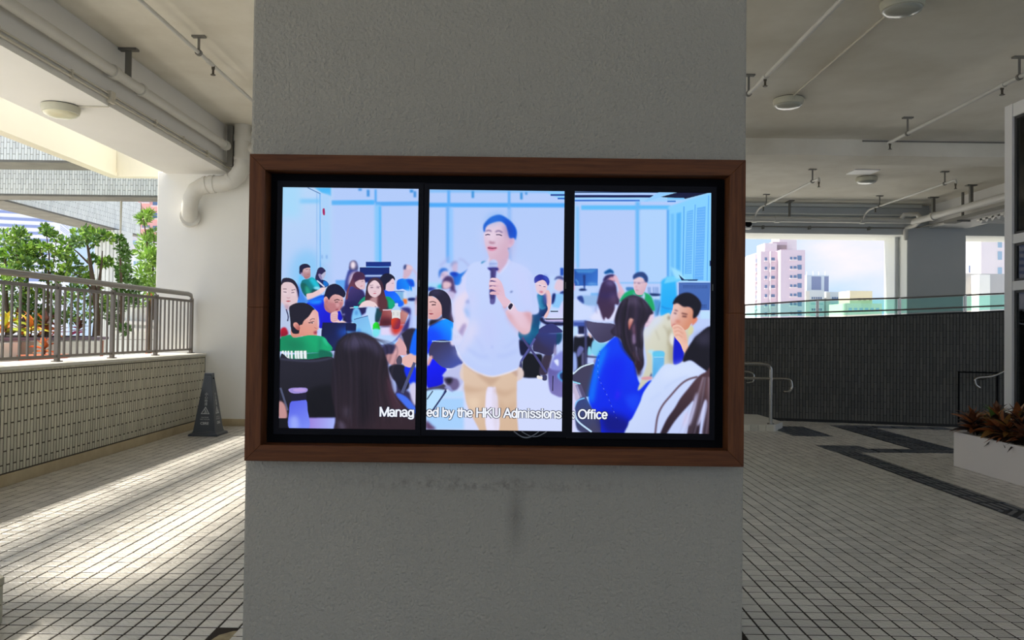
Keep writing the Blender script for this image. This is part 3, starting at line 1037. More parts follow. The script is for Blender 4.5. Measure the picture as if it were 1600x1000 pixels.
# small camera on the outer wall
p = at(1169, 350, 17.95)
t = empty('security_camera', p)
tag(t, 'small pale security camera fixed to the outer wall next to the pillar', 'camera')
MB().box(p.x - .10, p.x + .10, 17.95, 18.15, p.z - .11, p.z + .10).build('housing', M['frame_white'], t, bevel=.03)
MB().tube([(p.x, 17.96, p.z), (p.x, 17.90, p.z)], .075, 16).build('lens', M['black'], t, smooth=True)

# ---- ramp slab and steel handrails on the right
rs = MB().prism([(1.0, 12.15), (4.18, 12.15), (4.45, 12.6), (4.40, 13.73), (1.0, 14.3)], -0.1, 0.10)
rs = rs.build('ramp', M['terrace'])
struct(rs, 'low landing of the ramp beside the steel handrail post', 'ramp')
for i in range(24):
    MB().box(1.2 + i * 0.123, 1.2 + i * 0.123 + 0.117, 12.138, 12.16, 0.0, 0.097).build('tile', M['wall_tile_one'], rs, bevel=0.002)


YH = 12.25
h0 = at(1204, 672, YH)
t = empty('ramp_handrail', (h0.x, YH, 0.1))
tag(t, 'stainless steel ramp handrail with a post and curled lower end', 'handrail')
top = at(1200, 571, YH)
MB().tube(curve([(-0.5, YH, 1.13), (top.x - .12, YH, top.z + .02), (h0.x, YH, top.z - .005), (h0.x, YH, top.z - .25), (h0.x, YH, .102)]), .028, 12).build('top_rail', M['steel'], t, smooth=True)
m1, m2, m3, m4 = at(1204, 592, YH), at(1231, 592.5, YH), at(1238, 606, YH), at(1224, 612.5, YH)
MB().tube(curve([(-0.5, YH, m1.z + .1), m1, (m2.x - .05, YH, m2.z), (m3.x - .02, YH, m2.z - .01), (m3.x, YH, m3.z - .01), (m3.x - .06, YH, m4.z), m4]), .021, 12).build('lower_rail', M['steel'], t, smooth=True)
MB().tube([(h0.x, YH, .1), (h0.x, YH, .115)], .055, 16).build('floor_flange', M['steel'], t, smooth=True)
MB().tube([(1.6, YH, .102), (1.6, YH, 1.1)], .025, 12).build('post', M['steel'], t, smooth=True)
YB = 13.45
a1, a2, a3 = at(1150, 580, YB), at(1170, 581, YB), at(1178, 590, YB)
t = empty('ramp_handrail', (a1.x, YB, 0.1))
tag(t, 'second curled steel handrail end just behind the ramp handrail', 'handrail')
MB().tube(curve([(0.4, YB, a1.z + .08), (a2.x, YB, a2.z), (a3.x, YB, a2.z - .04), (a3.x, YB, a3.z - .08), at(1166, 598.5, YB)]), .021, 12).build('rail', M['steel'], t, smooth=True)
MB().tube([(2.4, YB, .1), (2.4, YB, a1.z + .03)], .021, 12).build('post', M['steel'], t, smooth=True)
YC = 12.62
t = empty('wall_handrail', at(1540, 590, YC))
tag(t, 'short steel wall handrail with a hooked end beside the glazed partition', 'handrail')
MB().tube(curve([at(1531, 606, YC), at(1524, 602, YC), at(1522.5, 592, YC), at(1530, 589.5, YC), at(1551, 588.5, YC), at(1575, 577, YC), at(1640, 548, YC)]), .021, 12).build('rail', M['steel'], t, smooth=True)
for x_, y_ in ((1545, 589), (1600, 566)):
    q_ = at(x_, y_, YC)
    MB().tube([q_, (q_.x, YC + .14, q_.z - .05), (q_.x, YC + .34, q_.z - .05)], .01, 8).build('bracket', M['steel'], t, smooth=True)
# inspection hatch outline on the ramp wall
hx0, hx1, hz1 = at(1498, 581, 12.98).x, at(1561, 581, 12.85).x, at(1520, 581, 12.9).z
yy = lambda x: 13.04 + (x - 7.43) * (12.80 - 13.04) / (8.57 - 7.43) - 0.018
t = empty('wall_hatch', (hx0, yy(hx0), 0.05))
tag(t, 'plain dark inspection hatch set in the charcoal ramp wall', 'hatch')
ft = 0.022
for a, b, c, d in ((hx0, hx1, hz1 - ft, hz1), (hx0, hx0 + ft, .08, hz1), (hx1 - ft, hx1, .08, hz1)):
    MB().prism([(a, yy(a) - .006), (b, yy(b) - .006), (b, yy(b) + .02), (a, yy(a) + .02)], c, d).build('frame_bar', M['black'], t)

# ---- green glass balustrade on the ramp wall
t = empty('glass_balustrade', (6, 13.5, 1.86))
tag(t, 'green tinted glass balustrade with steel posts on the dark ramp wall', 'railing')


def ramp_at(x):
    for (x0, y0, z0_), (x1, y1, z1_) in zip(RP[:-1], RP[1:]):
        if x0 <= x <= x1:
            u = (x - x0) / (x1 - x0)
            return Vector((x, y0 + (y1 - y0) * u + 0.11, z0_ + (z1_ - z0_) * u))


gx = [-0.8, 0.6, 2.0, 3.1, 4.20, 5.42, 6.72, 7.72, 8.9, 10.3, 11.8]
GH = {4.20: .235, 5.42: .30, 6.72: .285, 7.72: .285, 8.9: .285}
for i, x in enumerate(gx):
    p = ramp_at(x)
    h = GH.get(x, .27)
    MB().box(p.x - .018, p.x + .018, p.y - .02, p.y + .02, p.z - .01, p.z + h).build('post', M['steel'], t)
    if i < len(gx) - 1:
        n = ramp_at(gx[i + 1])
        h2 = GH.get(gx[i + 1], .27)
        dv = Vector((n.x - p.x, n.y - p.y, 0)).normalized()
        sd_ = Vector((dv.y, -dv.x, 0)) * .005
        a, b = p + dv * .03, n - dv * .03
        mb = MB().prism([(a + sd_)[:2], (b + sd_)[:2], (b - sd_)[:2], (a - sd_)[:2]], [a.z + .02, b.z + .02, b.z + .02, a.z + .02], [a.z + h - .02, b.z + h2 - .02, b.z + h2 - .02, a.z + h - .02])
        mb.build('glass_pane', M['green_glass'], t)
        MB().tube([p + Vector((0, 0, h)), n + Vector((0, 0, h2))], .014, 8).build('top_rail', M['hanger'], t)
        MB().tube([p + Vector((0, -.02, h * .28)), n + Vector((0, -.02, h2 * .28))], .014, 8).build('lower_rail', M['hanger'], t)

# ---- tactile paving
tp = empty('tactile_path', (4.4, 8, 0))
tag(tp, 'dark slate ribbed tactile pavers leading across the right hand floor', 'paving')


def paver_mesh(kind, s=0.298):
    mb = MB()
    h = s / 2
    mb.box(-h, h, -h, h, -0.006, 0.003)
    if kind == 'rib':
        for x in (-.105, -.035, .035, .105):
            mb.box(x - .0205, x + .0205, -h + .022, h - .022, 0.003, 0.009)
    elif kind == 'diag':
        for c in (-.18, -.09, 0, .09, .18):
            ln = h * 1.25 - abs(c) * 0.85
            d = .018
            x0, y0 = c * .7 - ln * .7, -c * .7 - ln * .7
            x1, y1 = c * .7 + ln * .7, -c * .7 + ln * .7
            mb.prism([(x0 + d * .7, y0 - d * .7), (x1 + d * .7, y1 - d * .7), (x1 - d * .7, y1 + d * .7), (x0 - d * .7, y0 + d * .7)], .003, .009)
    else:
        for x in (-.09, 0, .09):
            for y in (-.09, 0, .09):
                mb.prism([(x + .022 * math.cos(k * math.pi / 3), y + .022 * math.sin(k * math.pi / 3)) for k in range(6)], .003, .008)
    me = mb.mesh('paver', M['tactile_groove'] if kind != 'dot' else M['tactile'])
    me.materials.append(M['tactile'])
    for p in me.polygons:
        if p.center.z > 0.0032:
            p.material_index = 1
    return me


PM = {k: paver_mesh(k) for k in ('rib', 'diag', 'dot')}


def paver(x, y, k, rz=0):
    o = bpy.data.objects.new('paver', PM[k])
    o.location = (x, y, 0.0005)
    o.rotation_euler = (0, 0, rz)
    COL.objects.link(o)
    adopt(o, tp)


for i in range(11):
    paver(4.39, 6.87 + i * 0.301, 'rib')
for i in range(4):
    paver(4.39, 6.57 - i * .301, 'diag')
for dx in (4.36, 4.66):
    for dy in (10.18, 10.48):
        paver(dx, dy, 'dot')
for i in range(2):
    paver(4.965 + i * .301, 10.2, 'rib', math.pi / 2)
for j in range(10):
    for dx in (5.57, 5.87):
        paver(dx, 10.2 + j * .301, 'dot' if j in (0, 9) else 'rib')
for i in range(4):
    for dx in (4.41, 4.71):
        paver(dx + .0, 11.75 + i * .301, 'dot')
for i in range(8):
    if i not in (0, 1, 2):
        paver(5.02 + i * .301, 12.98 - i * .028, 'rib', math.pi / 2 - .09)

# ---- white planter with crotons
t = empty('planter_box', (5.58, 7.4, 0))
tag(t, 'long low white planter box standing before the glazed partition', 'planter')
MB().box(5.24, 5.30, 5.2, 9.1, -0.004, 0.40).box(5.86, 5.92, 5.2, 9.1, -0.004, 0.40).box(5.30, 5.86, 9.04, 9.1, -0.004, 0.40).box(5.30, 5.86, 5.2, 5.26, -0.004, 0.40).build('box', M['planter'], t)
MB().box(5.29, 5.87, 5.25, 9.05, 0.02, 0.36).build('soil', M['soil'], t)


def leaf_mesh(L_, w, bend, fold, m, name='leaf'):
    mb = MB()
    n = 5
    for i in range(n):
        u = i / (n - 1)
        ww = w * math.sin(math.pi * min(1, 0.12 + u * 0.88)) ** 0.8 * (1 - 0.25 * u) if i < n - 1 else 0.002
        z = bend * u * u * L_
        x = L_ * u * (1 - 0.18 * abs(bend) * u)
        mb.v += [(x, -ww, z + fold * ww), (x, 0, z), (x, ww, z + fold * ww)]
    for i in range(n - 1):
        for j in range(2):
            a = i * 3 + j
            mb.f.append((a, a + 3, a + 4, a + 1))
    me = mb.mesh(name, m, True)
    return me


LM = {}
for k_ in ('orange', 'brown', 'dark', 'green', 'gold', 'flame', 'yellow', 'lime', 'pink'):
    LM[k_] = [leaf_mesh(0.25, 0.045, -0.45, 0.35, M['croton_' + k_]), leaf_mesh(0.21, 0.040, -0.15, 0.4, M['croton_' + k_]), leaf_mesh(0.26, 0.040, -0.45, 0.3, M['croton_' + k_])]


def croton(x, y, z, label, group, palette, nleaf, s, hgt, rng, name='croton', lean=0.0):
    t = empty(name, (x, y, z))
    tag(t, label, 'plant', group)
    MB().tube([(x, y, z - .01), (x + .01, y, z + hgt * .6), (x, y + .01, z + hgt)], [.012, .01, .006], 6).build('stem', M['bark'], t)
    for i in range(nleaf):
        u = i / max(1, nleaf - 1)
        az = i * 2.4 + rng.uniform(-.3, .3)
        el = math.radians(6 + 74 * u ** 1.2 + rng.uniform(-14, 14))
        o = bpy.data.objects.new('leaf', rng.choice(LM[rng.choice(palette)]))
        o.location = (x, y, z + hgt * (0.32 + 0.68 * u))
        o.rotation_euler = (rng.uniform(-.6, .6), -el, az)
        sc = s * rng.uniform(.8, 1.15)
        o.scale = (sc, sc, sc)
        COL.objects.link(o)
        adopt(o, t)
    return t


rng = random.Random(21)
spots = [(5.36, 8.92, 'first croton at the far corner of the white planter, orange brown', ('orange', 'orange', 'brown', 'dark')),
         (5.60, 8.86, 'croton behind the far corner of the white planter with green tips', ('brown', 'green', 'orange', 'dark')),
         (5.42, 8.62, 'second croton along the walkway edge of the planter, golden leaves', ('gold', 'orange', 'dark', 'green')),
         (5.62, 8.52, 'second croton along the partition side of the planter, mixed brown', ('brown', 'gold', 'dark', 'orange')),
         (5.37, 8.33, 'third croton along the walkway edge of the planter, bright orange', ('orange', 'orange', 'gold', 'dark')),
         (5.62, 8.20, 'third croton along the partition side of the planter, nearly black', ('dark', 'dark', 'brown', 'green')),
         (5.38, 8.03, 'fourth croton along the walkway edge of the planter, dark and rusty', ('dark', 'brown', 'orange', 'dark')),
         (5.62, 7.9, 'fourth croton along the partition side of the planter, long green leaves', ('green', 'green', 'brown', 'orange')),
         (5.40, 7.73, 'fifth croton along the walkway edge of the planter, red brown', ('brown', 'orange', 'dark', 'gold'))]
for i, (x, y, lb, pal) in enumerate(spots):
    croton(x, y, 0.36, lb, 'crotons in the white planter box', pal, 48, 0.90, 0.18 + (0.07 if x > 5.5 else 0), rng)

# ---- glazed partition at the right edge
t = empty('glazed_partition', (6.0, 9.2, 0))
tag(t, 'off white framed glazed partition behind the planter at the right', 'partition')
ZT = at(1576, 167, 9.28).z
MB().box(5.955, 6.055, 9.15, 9.29, 0, ZT).build('end_post', M['frame_white'], t, bevel=.004)
ys = [9.15, 8.02, 6.9, 5.8, 4.7]
for y in ys[1:]:
    MB().box(5.965, 6.045, y - .04, y + .04, 0, ZT - .16).build('mullion', M['frame_white'], t, bevel=.003)
for z0_, z1_, nm in ((ZT - .16, ZT, 'head_rail'), (2.64, 2.75, 'transom'), (2.08, 2.19, 'transom'), (0, .12, 'sill_rail')):
    MB().box(5.965, 6.045, 4.7, 9.15, z0_, z1_).build(nm, M['frame_white'], t, bevel=.003)
for i in range(len(ys) - 1):
    y1, y0 = ys[i] - (.0 if i == 0 else .04), ys[i + 1] + .04
    for z0_, z1_ in ((.12, 2.08), (2.19, 2.64), (2.75, ZT - .16)):
        g_ = MB()
        for a in ((y0, y0 + .03, z0_, z1_), (y1 - .03, y1, z0_, z1_), (y0 + .03, y1 - .03, z0_, z0_ + .03), (y0 + .03, y1 - .03, z1_ - .03, z1_)):
            g_.box(5.985, 6.025, *a)
        f_ = g_.build('gasket', M['gasket'], t)
        MB().box(6.0, 6.008, y0 + .03, y1 - .03, z0_ + .03, z1_ - .03).build('pane', M['pane'], f_)

# ================================================================ OUTSIDE, LEFT
# planter walls with purple coping, parallel to the parapet
t = empty('terrace_planter', (-7.4, 11.5, 0.05))
tag(t, 'white terrace planter wall with a dark purple coping beyond the balustrade', 'planter')
MB().box(-8.6, -7.04, 8.0, 13.3, 0.05, 1.30).build('wall', M['white_wall'], t)
MB().box(-8.65, -7.0, 7.95, 13.35, 1.30, 1.345).build('coping', mat('purple_coping', (0.16, 0.10, 0.15), 0.5), t)
MB().box(-8.5, -7.15, 8.05, 13.2, 1.345, 1.36).build('soil', M['soil'], t)
for ya, yb in ((8.0, 10.85), (11.75, 13.0)):
    MB().box(-7.04, -6.96, ya, yb, 0.05, 1.28).build('panel', M['white_wall'], t, bevel=.01)
MB().box(-7.04, -6.98, 10.95, 11.25, 0.05, 1.28).build('pier', mat('taupe_pier', (0.30, 0.26, 0.21), 0.7), t)
MB().box(-7.04, -6.97, 13.02, 13.12, 0.05, 1.28).build('pier', mat('terracotta_pier', (0.42, 0.13, 0.07), 0.7), t)
POTM = mat('orange_pot', (0.62, 0.15, 0.06), 0.5)
t = empty('flower_pot', (-6.6, 11.0, .05))
tag(t, 'rectangular orange pot standing before the white terrace planter', 'pot')
pcx, pcy = at(69, 560, 10.9).x, 10.9
frm = MB()
frm.box(pcx - .17, pcx + .17, pcy - .3, pcy + .3, 0.6, at(69, 556, 10.9).z)
frm.build('body', POTM, t, bevel=.02)
MB().box(pcx - .19, pcx + .19, pcy - .32, pcy + .32, at(69, 556, 10.9).z - .03, at(69, 556, 10.9).z + .02).build('rim', POTM, t, bevel=.01)
MB().box(pcx - .12, pcx + .12, pcy - .22, pcy + .22, 0.05, 0.6).build('stand', M['terrace'], t)
zr = at(69, 556, 10.9).z
rng = random.Random(5)
croton(pcx, pcy, zr, 'flame red croton growing in the rectangular orange pot', 'terrace crotons', ('flame', 'flame', 'orange', 'yellow'), 16, .9, .14, rng)
for (px, py, Y, lb, pal, s) in ((8, 527, 11.2, 'yellow green croton leftmost on the terrace planter', ('yellow', 'lime', 'yellow', 'flame'), 1.15),
                               (28, 527, 11.7, 'yellow and orange croton second on the terrace planter', ('yellow', 'flame', 'lime', 'brown'), 1.1),
                               (48, 527, 11.5, 'orange and lime croton third on the terrace planter', ('flame', 'lime', 'yellow', 'flame'), 1.05),
                               (70, 527, 11.8, 'orange red croton fourth on the terrace planter', ('flame', 'flame', 'orange', 'brown'), 1.05),
                               (90, 527, 12.0, 'low salmon croton fifth on the terrace planter', ('flame', 'pink', 'orange'), .9),
                               (122, 524, 12.4, 'magenta leaved plant on the terrace planter below the shrubs', ('pink', 'pink', 'brown'), .8)):
    p = at(px, py, Y)
    croton(p.x, p.y, 1.345, lb, 'terrace crotons', pal, 15, s, .2, rng)


# shrubs
def shrub(name, label, x, y, z, stems, blobs, mleaf, nl, ls, seed, group='shrubs on the terrace', long_leaf=False):
    rg = random.Random(seed)
    t = empty(name, (x, y, z))
    tag(t, label, 'shrub', group)
    for s in stems:
        MB().tube([Vector(p) for p in s[0]], s[1], 7).build('stem', M['bark'], t, smooth=True)
    for mi, mm in enumerate(mleaf):
        mb = MB()
        for bi, (c, r) in enumerate(blobs):
            if bi % len(mleaf) != mi and len(mleaf) > 1 and rg.random() < 0.75:
                cnt = int(nl * 0.25)
            else:
                cnt = nl
            for _ in range(cnt):
                d = Vector((rg.gauss(0, 1), rg.gauss(0, 1), rg.gauss(0, 1))).normalized()
                p = Vector(c) + d * r * rg.uniform(.25, 1.08) * (1 if d.z > -.3 else .85)
                f = (d + Vector((rg.uniform(-.8, .8), rg.uniform(-.8, .8), rg.uniform(-.2, 1.0)))).normalized()
                sd_ = f.cross(Vector((rg.uniform(-1, 1), rg.uniform(-1, 1), rg.uniform(-1, 1)))).normalized()
                L_ = ls * rg.uniform(.7, 1.25)
                w = L_ * (.12 if long_leaf else .27)
                up = sd_.cross(f) * w * .35
                k = len(mb.v)
                mb.v += [tuple(p), tuple(p + f * L_ * .5 + sd_ * w + up), tuple(p + f * L_), tuple(p + f * L_ * .5 - sd_ * w + up)]
                mb.f += [(k, k + 1, k + 2), (k, k + 2, k + 3)]
        mb.build('foliage', M[mm], t, kind='stuff', raw=True)
    return t


def pxblobs(lst, Y, rng_, depth=.35):
    out = []
    for (px, py, rp) in lst:
        yy_ = Y + rng_.uniform(-depth, depth)
        out.append((at(px, py, yy_), rp * yy_ / FPX))
    return out


rr = random.Random(3)
Y1 = 12.3
b = lambda px, py, Y=Y1: tuple(at(px, py, Y))
shrub('terrace_shrub', 'dense bright green shrub at the left edge behind the balustrade', *b(30, 528)[:2], 1.35,
      [([b(38, 528), b(37, 480), b(32, 430), b(25, 390)], [.05, .04, .03, .015]), ([b(14, 528), b(10, 470), b(8, 400)], [.045, .03, .015]), ([b(40, 470), b(44, 420), b(40, 380)], [.03, .02, .012])],
      pxblobs([(8, 376, 17), (30, 372, 15), (42, 392, 12), (22, 398, 18), (5, 405, 16), (38, 415, 14), (20, 428, 16), (45, 400, 8), (2, 440, 14), (30, 452, 16), (8, 470, 17), (40, 475, 14), (22, 492, 16), (52, 488, 12), (60, 460, 10), (58, 505, 10), (75, 492, 12)], Y1, rr),
      ('leaf_green', 'leaf_dark'), 125, .08, 11)
shrub('terrace_shrub', 'slim airy shrub between the two dense shrubs behind the balustrade', *b(80, 528)[:2], 1.35,
      [([b(74, 528), b(75, 450), b(77, 400), b(72, 362)], [.025, .018, .012, .006]), ([b(75, 440), b(84, 410), b(88, 375)], [.014, .01, .005]), ([b(76, 420), b(64, 395), b(58, 384)], [.012, .008, .004])],
      pxblobs([(71, 360, 7), (76, 364, 5), (87, 371, 6), (58, 382, 6), (67, 386, 5), (62, 402, 7), (55, 412, 9), (70, 415, 6), (78, 388, 4), (90, 402, 6), (88, 420, 9), (70, 432, 7), (84, 440, 9), (95, 432, 6), (85, 470, 11), (96, 495, 11), (110, 470, 11)], Y1, rr),
      ('leaf_green', 'leaf_dark'), 60, .075, 12)
shrub('terrace_shrub', 'tall arching shrub with dark stems in the middle of the terrace planting', *b(148, 525)[:2], 1.35,
      [([b(154, 525), b(150, 470), b(144, 430), b(138, 390), b(134, 368)], [.05, .045, .035, .02, .01]), ([b(147, 525), b(155, 440), b(159, 410), b(160, 392)], [.03, .025, .014, .008]),
       ([b(142, 415), b(122, 395), b(104, 380)], [.018, .012, .006]), ([b(138, 390), b(160, 374), b(180, 366)], [.016, .01, .006]), ([b(150, 460), b(128, 435), b(112, 425)], [.018, .012, .006])],
      pxblobs([(124, 367, 9), (136, 364, 9), (148, 366, 8), (160, 368, 7), (170, 372, 6), (120, 378, 8), (130, 378, 7), (145, 378, 6), (104, 382, 9), (98, 395, 9), (108, 400, 8), (115, 415, 8), (104, 420, 7), (112, 435, 9), (130, 425, 6), (146, 405, 5), (160, 412, 5), (170, 410, 5), (126, 446, 8), (137, 436, 6), (150, 448, 7), (116, 455, 9), (135, 462, 13), (155, 470, 12), (125, 488, 14), (145, 495, 13), (165, 490, 10), (108, 500, 11), (172, 470, 8)], Y1, rr, .5),
      ('leaf_green', 'leaf_dark'), 55, .08, 13)
shrub('terrace_shrub', 'narrow dark creeper clump climbing by the ribbed column', *b(190, 520)[:2], 1.35,
      [([b(190, 520), b(190, 450), b(188, 400), b(186, 372)], [.03, .022, .015, .008])],
      pxblobs([(186, 374, 5), (190, 388, 7), (196, 396, 6), (193, 408, 8), (188, 420, 6), (198, 422, 6), (190, 436, 7), (186, 452, 6), (205, 443, 8), (214, 450, 8), (200, 462, 9), (190, 478, 9), (208, 470, 8), (178, 500, 8), (195, 515, 8)], Y1, rr, .25),
      ('leaf_dark',), 95, .075, 14)
Y2 = 14.0
b2 = lambda px, py: tuple(at(px, py, Y2))
shrub('terrace_shrub', 'lime green bamboo like shrub beside the white wall', *b2(232, 500)[:2], 0.05,
      [([(b2(234, 500)[0], Y2, 0.04), b2(234, 500), b2(233, 430), b2(230, 380), b2(224, 340), b2(220, 316)], [.03, .025, .02, .014, .008, .004]), ([b2(240, 500), b2(239, 420), b2(241, 370)], [.02, .014, .006])],
      pxblobs([(224, 342, 7), (232, 336, 5), (240, 366, 7), (236, 378, 8), (226, 376, 7), (222, 392, 9), (238, 396, 10), (228, 408, 10), (240, 418, 10), (222, 428, 9), (234, 436, 11), (244, 400, 8), (216, 446, 9), (230, 452, 11), (244, 446, 10), (222, 470, 9)], Y2, rr, .3),
      ('leaf_bamboo', 'leaf_green'), 85, .12, 15, long_leaf=True)

# stair wall with white strings behind the shrubs
t = empty('stair_wall', at(215, 540, 18))
tag(t, 'grey tiled garden stair wall with white sloping strings behind the shrubs', 'wall')
p0, p1 = at(178, 560, 18), at(300, 470, 18)
MB().box(p0.x, p1.x, 18, 18.4, 0.05, at(200, 478, 18).z).build('core', M['far_joint'], t)
mb = MB()
x = p0.x
zt_ = at(200, 478, 18).z
while x < p1.x:
    for r_ in range(5):
        za = .1 + r_ * .38
        mb.box(x + .005, x + .115, 17.98, 18.0, za, min(za + .37, zt_ - .02))
    x += .12
mb.build('cladding_tile_field', M['far_tile'], t, kind='stuff')
for ya, yb in ((473, 476), (502, 508), (513, 518)):
    a, c = at(176, ya, 17.9), at(300, yb, 17.9)
    MB().prism([(a.x, 17.86), (c.x, 17.86), (c.x, 17.98), (a.x, 17.98)], [a.z - .05, c.z - .05, c.z - .05, a.z - .05], [a.z + .03, c.z + .03, c.z + .03, a.z + .03]).build('string', M['white_wall'], t)
pz = at(234, 468, 17.5)
o = MB().box(pz.x - .06, pz.x + .06, 17.45, 17.55, 0.05, pz.z + .15).build('marker_post', POTM, bevel=.02)
tag(o, 'rusty orange post in front of the garden stair wall', 'post')
pz = at(189, 333, 15.45)
o = MB().tube([(pz.x, 15.45, 1.5), (pz.x, 15.45, 4.2)], .02, 8).build('downpipe', M['conduit'], smooth=True)
tag(o, 'thin cream downpipe hanging under the straight bridge beam', 'pipe')


# ================================================================ BUILDINGS
BM = {}


def bmat(n, c):
    if n not in BM:
        BM[n] = mat(n, c, 0.8)
    return BM[n]


GLZ = mat('blue_grey_glazing', (0.13, 0.20, 0.33), 0.25)
GLP = mat('pale_glazing', (0.33, 0.45, 0.55), 0.3)


def block(parent, name, x0, x1, yt, Y, dep, m, zb=-30):
    a, c = at(x0, yt, Y), at(x1, yt, Y)
    zt = (a.z + c.z) / 2
    mb = MB().box(a.x, c.x, Y, Y + dep, zb, zt)
    return mb.build(name, m, parent)


def win(parent, x0, x1, y0, y1, Y, m, pro=.25, name='window', sill=None):
    a, c = at(x0, y0, Y), at(x1, y1, Y)
    w = MB().box(a.x, c.x, Y - pro * .3, Y + .1, c.z, a.z).build(name, m, parent)
    if sill:
        MB().box(a.x - .2, c.x + .2, Y - pro * 2.2, Y + .05, c.z - .35, c.z - .05).build('sill', sill, w)
    return w


# right: pink tower
PK, PK2, PK3 = bmat('pale_pink_render', (0.62, 0.50, 0.55)), bmat('pink_render', (0.56, 0.45, 0.49)), bmat('pinkish_white_render', (0.68, 0.61, 0.62))
Y = 250.0
t = empty('apartment_tower', at(1220, 500, Y))
tag(t, 'tall pale pink apartment tower seen through the wide opening', 'building')
block(t, 'wing', 1180, 1190, 397, Y + 4, 12, PK3)
block(t, 'wing', 1189, 1222, 393, Y, 16, PK)
block(t, 'wing', 1220, 1258, 390.5, Y - 3, 18, PK)
block(t, 'penthouse', 1195, 1214, 380, Y + 3, 8, PK3)
block(t, 'penthouse', 1207, 1230, 378, Y + 5, 8, PK2)
block(t, 'penthouse', 1218, 1245, 355, Y + 6, 8, PK3)
win(t, 1213, 1229, 383, 389, Y + 4.8, bmat('brown_grey_recess', (0.32, 0.25, 0.25)), name='loggia')
for i in range(8):
    yy_ = 400.5 + i * 14.3
    win(t, 1234.5, 1238, yy_ + 1, yy_ + 5, Y - 3, GLZ, sill=PK3)
    win(t, 1240, 1244.5, yy_ + 1, yy_ + 5, Y - 3, GLZ, sill=PK3)
    win(t, 1246, 1252.5, yy_ - 1, yy_ + 6.5, Y - 3, GLZ)
    win(t, 1195, 1198.5, yy_ + 2, yy_ + 6.5, Y, GLZ, sill=PK3)
    win(t, 1205, 1210.5, yy_ + 2, yy_ + 6.5, Y, GLZ, sill=PK3)
    win(t, 1181, 1185.5, yy_ + 4, yy_ + 10, Y + 4, GLP, name='balcony', sill=PK3)
a = at(1203.5, 393, Y)
MB().tube([(a.x, Y - .3, -30), (a.x, Y - .3, a.z)], .25, 6).build('drain_pipe', PK3, t)
# small buildings right of the tower
Y = 330.0
t = empty('apartment_block', at(1170, 500, Y))
tag(t, 'low pinkish block with blue windows hard by the pillar edge', 'building')
block(t, 'body', 1155, 1171, 432, Y, 14, bmat('salmon_render', (0.78, 0.62, 0.58)))
block(t, 'tower', 1169, 1179, 427, Y + 2, 10, PK3)
for i in range(5):
    win(t, 1171.5, 1178, 427.5 + i * 10, 434.5 + i * 10, Y + 2, GLZ)
    win(t, 1164, 1168, 444 + i * 11, 449 + i * 11, Y, GLP)
Y = 300.0
t = empty('office_block', at(1278, 500, Y))
tag(t, 'grey office block with a dark glazed top beside the pink tower', 'building')
block(t, 'body', 1260.5, 1295, 430, Y, 12, bmat('blue_white_render', (0.55, 0.60, 0.64)))
win(t, 1268, 1283, 432, 453, Y, bmat('slate_glazing', (0.22, 0.25, 0.38)))
win(t, 1288, 1294.5, 432, 455, Y, bmat('slate_glazing', (0.22, 0.25, 0.38)))
for x in (1262, 1272, 1281, 1291):
    a = at(x, 427, Y)
    MB().tube([(a.x, Y + 1, a.z - 2), (a.x, Y + 1, a.z + .8)], .12, 5).build('mast', PK3, t)
for nm, lb, x0, x1, yt, Y, wy in (('white_block', 'lower white block just in front of the grey office block', 1259, 1288, 454, 280.0, (464, 482)), ('white_block', 'second white block with a roof dish next to the yellow house', 1291, 1323, 456, 285.0, (464, 484))):
    t = empty(nm, at(x0, 500, Y))
    tag(t, lb, 'building')
    block(t, 'body', x0, x1, yt, Y, 11, bmat('white_green_render', (0.62, 0.67, 0.68)))
    block(t, 'stair_bay', x0, x0 + 6, yt + 1, Y - 2, 10, bmat('ivory_render', (0.66, 0.64, 0.58)))
    for yy_ in wy:
        for i in range(5):
            win(t, x0 + 9 + i * 3.4, x0 + 11.6 + i * 3.4, yy_, yy_ + 3.5, Y, GLZ)
    for yy_ in (474, 492):
        win(t, x0 + 8, x0 + 27, yy_, yy_ + 2, Y, bmat('teal_band', (0.35, 0.55, 0.58)), name='spandrel')
Y = 260.0
t = empty('yellow_house', at(1345, 500, Y))
tag(t, 'pale yellow roof house at the right end of the city view', 'building')
YL, YL2 = bmat('pale_yellow_render', (0.68, 0.60, 0.40)), bmat('cream_yellow_render', (0.68, 0.64, 0.48))
block(t, 'body', 1324, 1378, 474, Y, 15, YL2)
block(t, 'upper_storey', 1328, 1363, 454.5, Y + 3, 9, YL)
for x in (1341, 1349, 1358):
    win(t, x, x + 4, 466, 470, Y + 3, bmat('tan_shutter', (0.45, 0.38, 0.28)))
for i in range(6):
    win(t, 1326 + i * 8.5, 1331 + i * 8.5, 481, 487, Y, GLP)
# seen through the far opening
t = empty('apartment_block', at(1550, 470, 80))
tag(t, 'pinkish white block seen through the narrow far opening', 'building')
block(t, 'wing', 1509, 1534, 352, 84, 8, bmat('bright_white_render', (0.90, 0.88, 0.90)))
block(t, 'wing', 1533, 1640, 330, 82, 8, bmat('rosy_render', (0.80, 0.70, 0.68)))
win(t, 1521, 1528, 352, 389, 84, bmat('warm_grey_panel', (0.55, 0.50, 0.50)))
win(t, 1514, 1518, 415, 426, 84, GLZ)
for yy_ in (374, 393, 418):
    win(t, 1559, 1565, yy_, yy_ + 13, 82, GLP)
t = empty('roof_parapet', at(1540, 460, 23))
tag(t, 'grey roof wall with a white pier outside the narrow far opening', 'wall')
a, c = at(1500, 428, 23), at(1640, 428, 23)
MB().box(a.x, c.x, 23, 23.3, -30, (a.z + c.z) / 2).build('wall', bmat('dove_grey_render', (0.50, 0.48, 0.46)), t)
a, c = at(1530, 429, 22.6), at(1547, 429, 22.6)
